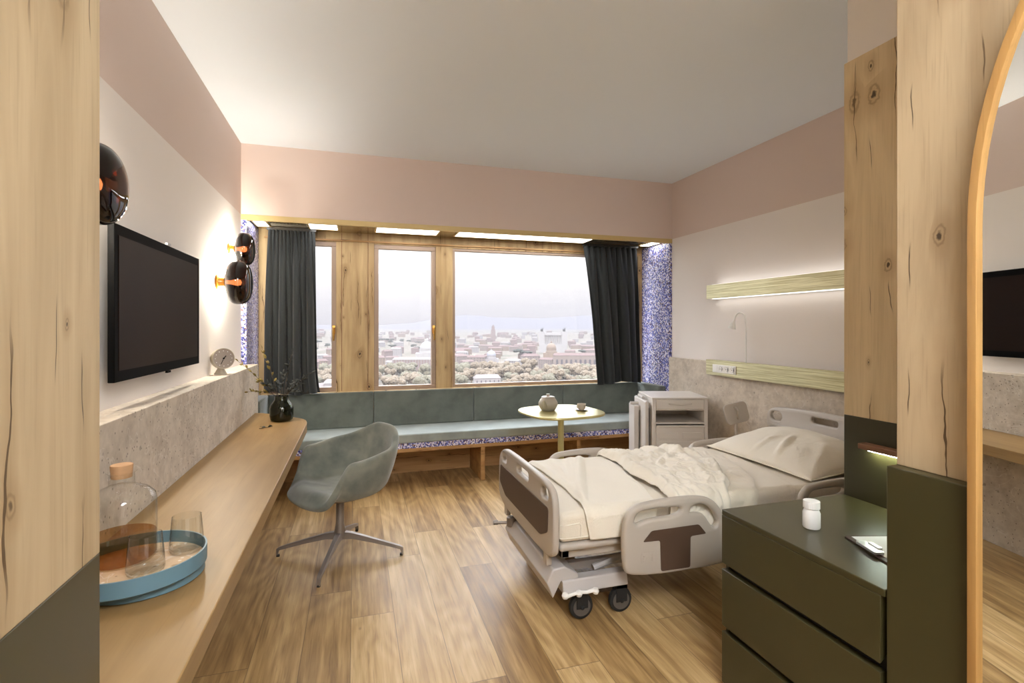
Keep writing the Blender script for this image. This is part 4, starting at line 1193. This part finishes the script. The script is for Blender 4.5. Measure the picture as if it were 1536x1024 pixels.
for n_ in range(4200):
    az = rc.uniform(-7, 30); d = 820*math.exp(rc.random()*1.35)
    if any(abs(az-a)*d*.01745 < 34 and abs(d-e) < 40 for a, e, _ in spots): continue
    if az < 9 and 1300 < d < 2000 and rc.random() < .8: continue
    if az < 8 and d < 1250 and rc.random() < .6: continue
    if 19.6 < az < 23.4 and 1000 < d < 1420: continue
    if 5.6 < az < 8.8 and d < 1050: continue
    if 13.2 < az < 16 and d < 960: continue
    if az > 21 and d < 900: continue
    spots.append((az, d, rc.randrange(4)))
    if len(spots) >= 230: break
for az, d, k in spots:
    x, y = pol(az, d)
    if len(protos) < 4 and k == len(protos):
        o = building(kinds[k][0], 'townhouse', kinds[k][1], '%s townhouses in the hazy city' % ('cream', 'rose', 'ochre', 'white')[k]); protos.append(o)
    elif k < len(protos): o = copy_tree(protos[k])
    else: continue
    o.location = (x, y, ground_z(x, y)); o.rotation_euler = (0, 0, math.radians(-az + rc.uniform(-35, 35)))
    s_ = rc.uniform(.8, 1.25); o.scale = (s_, s_, s_*rc.uniform(.75, 1.1))

# landmarks
def place(o, az, d, z=None, rot=0, sc=1):
    x, y = pol(az, d); o.location = (x, y, ground_z(x, y) if z is None else z); o.rotation_euler = (0, 0, math.radians(-az+rot)); o.scale = (sc,)*3
def dome_church(name, label, R, Hd, wm, dm):
    t_ = thing(name, label, 'church')
    obj('drum', lathe(bmesh.new(), [(R*1.15, -12), (R*1.15, Hd*.7), (R*1.0, Hd*.72), (R*.98, Hd), (R*1.04, Hd), (R*1.04, Hd+.8)], 24), wm, t_)
    obj('dome', lathe(bmesh.new(), [(R*math.cos(a), Hd+.8+R*1.05*math.sin(a)) for a in [PI/2*k/10*.96 for k in range(11)]], 24), dm, t_)
    obj('lantern', lathe(bmesh.new(), [(R*.16, Hd+R*.95), (R*.16, Hd+R*1.3), (R*.2, Hd+R*1.3), (.05, Hd+R*1.6)], 12), wm, t_)
    obj('nave', B((-R*1.6, R*1.6, -R*1.0, R*2, -12, Hd*.55)), wm, t_, smooth=False)
    return t_
place(dome_church('domed_church', 'ochre domed church standing before the white monument, through the wide window', 10.5, 19, MC_['wall'][2], MC_['wall'][2]), 21.4, 1080, -64)
place(dome_church('domed_church', 'small pale blue domed church left of the white monument, through the wide window', 8, 12, MC_['wall'][3], MC_['lead']), 14.7, 905, -62)
place(dome_church('domed_church', 'large whitish domed building near the right edge of the middle window', 13.5, 18, MC_['marble'], MC_['marble']), 7.6, 1000, -60)
# white monument with two bronze chariots
t_ = thing('white_monument', 'large white marble monument with two bronze chariots on top, through the wide window', 'monument')
bm = B((-36, 36, 0, 30, -10, 18), (-34, 34, 4.4, 26, 18, 46), (-37, -22, 2, 28, 18, 50), (22, 37, 2, 28, 18, 50), (-20, 20, 7, 27, 44, 47)); obj('terraces', bm, MC_['marble'], t_, smooth=False)
for k in range(9): bm = bmesh.new(); cyl(bm, (-18+4.5*k, 3, 18), (-18+4.5*k, 3, 40), 1.2, n=10); obj('column', bm, MC_['marble'], t_)
obj('entablature', B((-21, 21, 0, 8, 40, 45)), MC_['marble'], t_, smooth=False)
for s_ in (-1, 1):
    x = s_*29; bm = bmesh.new(); box(bm, x-3.4, x+3.4, 12, 18, 50, 52.5)
    for dx in (-3, -1, 1): tube(bm, [(x+dx, 15, 52), (x+dx, 11, 54.5), (x+dx-.3, 9, 57.5)], [1, .9, .5], 6)
    cyl(bm, (x+2, 15, 52), (x+2, 15, 58), .9, .5, 8)
    for q in (-1, 1): tube(bm, [(x+2, 15, 56), (x+2+q*2.4, 15, 60), (x+2+q*2, 15, 62)], [.6, .5, .2], 6)
    obj('chariot', bm, MC_['bronze'], t_)
place(t_, 21.6, 1330, -62)
t_ = thing('arcaded_palace', 'long pale palace with dark arches below the white monument, right part of the wide window', 'palace')
bm = B((-44, 44, -9, 9, -14, 16)); obj('facade', bm, MC_['wall'][0], t_, smooth=False)
bm = bmesh.new(); gable(bm, -44, 44, -9, 9, 16, 20); obj('roof', bm, MC_['roof'][0], t_, smooth=False)
for k in range(11):
    x = -38+7.6*k; bm = bmesh.new(); prism(bm, [(x-1.7, 2)]+[(x-1.7*math.cos(PI*q/8), 8+1.7*math.sin(PI*q/8)) for q in range(9)]+[(x+1.7, 2)], 8.9, 9.15, Matrix(((1, 0, 0, 0), (0, 0, -1, 0), (0, 1, 0, 0), (0, 0, 0, 1)))); obj('arch', bm, MC_['win'], t_, smooth=False)
place(t_, 24.6, 850, -62, 4)
t_ = thing('colonnaded_hall', 'long rose hall with pilasters in the middle window, above the trees', 'hall')
obj('facade', B((-36, 36, -8, 8, -14, 12)), MC_['wall'][1], t_, smooth=False)
bm = bmesh.new(); gable(bm, -36, 36, -8, 8, 12, 15.5); obj('roof', bm, MC_['roof'][1], t_, smooth=False)
for k in range(17): obj('pilaster', B((-35.2+4.35*k, -34.4+4.35*k, -8.5, -7.9, -6, 12)), MC_['wall'][3], t_, smooth=False)
place(t_, 6.4, 830, -63, -6)
t_ = thing('church_tower', 'square brick tower on the skyline left of the white monument', 'tower')
obj('shaft', B((-9, 9, -9, 9, -30, 34)), MC_['wall'][1], t_, smooth=False); obj('belfry', B((-6, 6, -6, 6, 34, 46)), MC_['wall'][1], t_, smooth=False)
obj('cap', lathe(bmesh.new(), [(8, 46), (5, 49), (.3, 55)], 4), MC_['roof'][0], t_, smooth=False)
place(t_, 14.9, 2100, -46)
t_ = thing('villa', 'white villa with hipped roof low in the wide window, left of the teapot', 'villa')
obj('walls', B((-13, 13, -6, 6, -6, 6)), MC_['wall'][3], t_, smooth=False); bm = bmesh.new(); gable(bm, -13, 13, -6, 6, 6, 9.5); obj('roof', bm, MC_['roof'][1], t_, smooth=False)
bm = B(*[(-11+4.4*k-.6, -11+4.4*k+.6, -6.15, -5.95, 1, 4) for k in range(6)]); obj('windows', bm, MC_['win'], t_, smooth=False)
place(t_, 14.2, 520, -56.5, 10)
t_ = thing('villa', 'white villa with gabled wings at the bottom of the left window beside the curtain', 'villa')
obj('walls', B((-10, 10, -5, 5, -8, 7), (-4, 4, -7, 5, -8, 10)), MC_['wall'][3], t_, smooth=False)
bm = bmesh.new(); gable(bm, -10, 10, -5, 5, 7, 10); gable(bm, -4, 4, -7, 5, 10, 13); obj('roof', bm, MC_['roof'][1], t_, smooth=False)
bm = B(*[(-9+3.6*k-.5, -9+3.6*k+.5, -7.15 if 1 < k < 4 else -5.15, -4.9, z, z+2) for k in range(6) for z in (-1, 3.4)]); obj('windows', bm, MC_['win'], t_, smooth=False)
place(t_, -2.6, 430, -53, 0)
# trees: crowns of many lumps, each tree an object
def tree(kind, name, label, group):
    rt = random.Random(kind*7+3); t_ = thing(name, label, 'tree', (0, 0, 0), group); bm = bmesh.new()
    n = (16, 16, 7)[kind]
    for k in range(n):
        if kind < 2: p = Vector((rt.uniform(-5.5, 5.5), rt.uniform(-5.5, 5.5), rt.uniform(6, 13))); r = rt.uniform(2.6, 4.2)
        else: p = Vector((rt.uniform(-4, 4), rt.uniform(-4, 4), rt.uniform(11, 13))); r = rt.uniform(2.2, 3.4)
        q = bmesh.ops.create_icosphere(bm, subdivisions=3, radius=r)['verts']
        for v in q:
            s_ = 1+.22*noise.noise(v.co*1.1+Vector((k, 0, 0)))+.24*noise.noise(v.co*3); v.co = Vector((v.co.x*s_, v.co.y*s_, v.co.z*s_*(.9 if kind < 2 else .5))) + p
    obj('crown', bm, MC_['tree'][kind], t_)
    bm = bmesh.new(); cyl(bm, (0, 0, -8), (0, 0, 10), .5, .35, 8); obj('trunk', bm, M['bark'], t_)
    return t_
tk = ['broad olive-green tree in the belt of trees below the city', 'broad ochre-tinted tree in the belt of trees below the city', 'dark umbrella pine among the hazy houses outside']
tp = []; tpos = []
def put_tree(k, az, d, sc):
    if k < len(tp): o = copy_tree(tp[k])
    else: o = tree(k, ('broadleaf_tree', 'broadleaf_tree', 'umbrella_pine')[k], tk[k], ('olive trees of the tree belt', 'ochre trees of the tree belt', 'umbrella pines in the city')[k]); tp.append(o)
    x, y = pol(az, d); tpos.append((x, y)); o.location = (x, y, ground_z(x, y)-1); o.rotation_euler = (0, 0, rc.uniform(0, 6.28)); o.scale = (sc, sc, sc*rc.uniform(.8, 1.1))
for k in range(3): put_tree(k, (-1.0, 12.5, 4.0)[k], (700, 640, 1500)[k], 1.3)
for n_ in range(320):
    az = rc.uniform(-7, 30); d = rc.uniform(560, 800)
    if d < 620 and 12 < az < 16: continue
    if any(math.hypot(pol(az, d)[0]-q[0], pol(az, d)[1]-q[1]) < 19 for q in tpos): continue
    put_tree(rc.choice((0, 0, 1)) if az < 12 else rc.choice((0, 1, 1)), az, d, rc.uniform(.95, 1.5))
for n_ in range(70):
    az = rc.uniform(-6, 10) if n_ < 52 else rc.uniform(10, 29); d = rc.uniform(1350, 1900) if n_ < 52 else rc.uniform(950, 1600)
    if 19 < az < 24: continue
    put_tree(2, az, d, rc.uniform(1.0, 1.7))
# haze over the valley: real scattering air
th_ = NT('valley_haze'); vs = th_.n('ShaderNodeVolumeScatter'); vs.inputs['Color'].default_value = (.97, .95, 1, 1); vs.inputs['Density'].default_value = HAZE; vs.inputs['Anisotropy'].default_value = .1
va = th_.n('ShaderNodeVolumeAbsorption'); va.inputs['Color'].default_value = (0, 0, 0, 1); va.inputs['Density'].default_value = HAZE*(1-HA)
vs.inputs['Density'].default_value = HAZE*HA; ad = th_.n('ShaderNodeAddShader'); th_.l(vs.outputs[0], ad.inputs[0]); th_.l(va.outputs[0], ad.inputs[1]); th_.l(ad.outputs[0], th_.out.inputs['Volume'])
if HAZE > 0:
    o = obj('morning_haze', B((-16000, 18000, 60, 5200, -95, 210)), th_.m, smooth=False); o['kind'] = 'stuff'; tag(o, 'pale morning haze lying over the city and the mountains outside', 'haze')


# ------------------------------------------------------------------ daylight
wd = bpy.data.worlds.new('sky'); S.world = wd; wd.use_nodes = True
nt = wd.node_tree; nt.nodes.clear()
o_ = nt.nodes.new('ShaderNodeOutputWorld'); bg = nt.nodes.new('ShaderNodeBackground')
tc = nt.nodes.new('ShaderNodeTexCoord'); sx = nt.nodes.new('ShaderNodeSeparateXYZ'); cr = nt.nodes.new('ShaderNodeValToRGB')
nt.links.new(tc.outputs['Generated'], sx.inputs[0]); nt.links.new(sx.outputs[2], cr.inputs[0]); nt.links.new(cr.outputs[0], bg.inputs[0]); nt.links.new(bg.outputs[0], o_.inputs[0])
els = cr.color_ramp.elements
els[0].position = 0; els[0].color = (.225, .205, .212, 1); els[1].position = .9; els[1].color = (2.3, 2.45, 2.7, 1)
for p, c_ in ((.03, (.29, .264, .258, 1)), (.085, (.36, .345, .34, 1)), (.17, (.8, .8, .8, 1)), (.3, (1.9, 1.95, 2.05, 1))):
    e = els.new(p); e.color = c_
SKY = 1.6
bg.inputs[1].default_value = SKY
for (a, b, z0, z1) in wins:      # portals guide the sampling of the real sky through the panes
    ld = bpy.data.lights.new('window_portal', 'AREA'); ld.shape = 'RECTANGLE'; ld.size = b-a; ld.size_y = z1-z0; ld.cycles.is_portal = True
    lo = bpy.data.objects.new('window_portal', ld); COL.objects.link(lo); lo.location = ((a+b)/2, YW+.13, (z0+z1)/2); lo.rotation_euler = (-PI/2, 0, 0)
ld = bpy.data.lights.new('sun', 'SUN'); ld.energy = 2.4; ld.angle = .03; ld.color = (1, .88, .78)
lo = bpy.data.objects.new('sun', ld); COL.objects.link(lo); lo.rotation_euler = (math.radians(58), 0, math.radians(-25))

S.view_settings.view_transform = 'Standard'; S.view_settings.look = 'None'; S.view_settings.gamma = 1; S.view_settings.use_curve_mapping = False
S.view_settings.exposure = 1.14
S.cycles.max_bounces = 9; S.cycles.diffuse_bounces = 5; S.cycles.glossy_bounces = 5; S.cycles.transparent_max_bounces = 16; S.cycles.transmission_bounces = 6
S.cycles.use_denoising = True; S.cycles.sample_clamp_indirect = 6; S.cycles.caustics_reflective = False; S.cycles.caustics_refractive = False
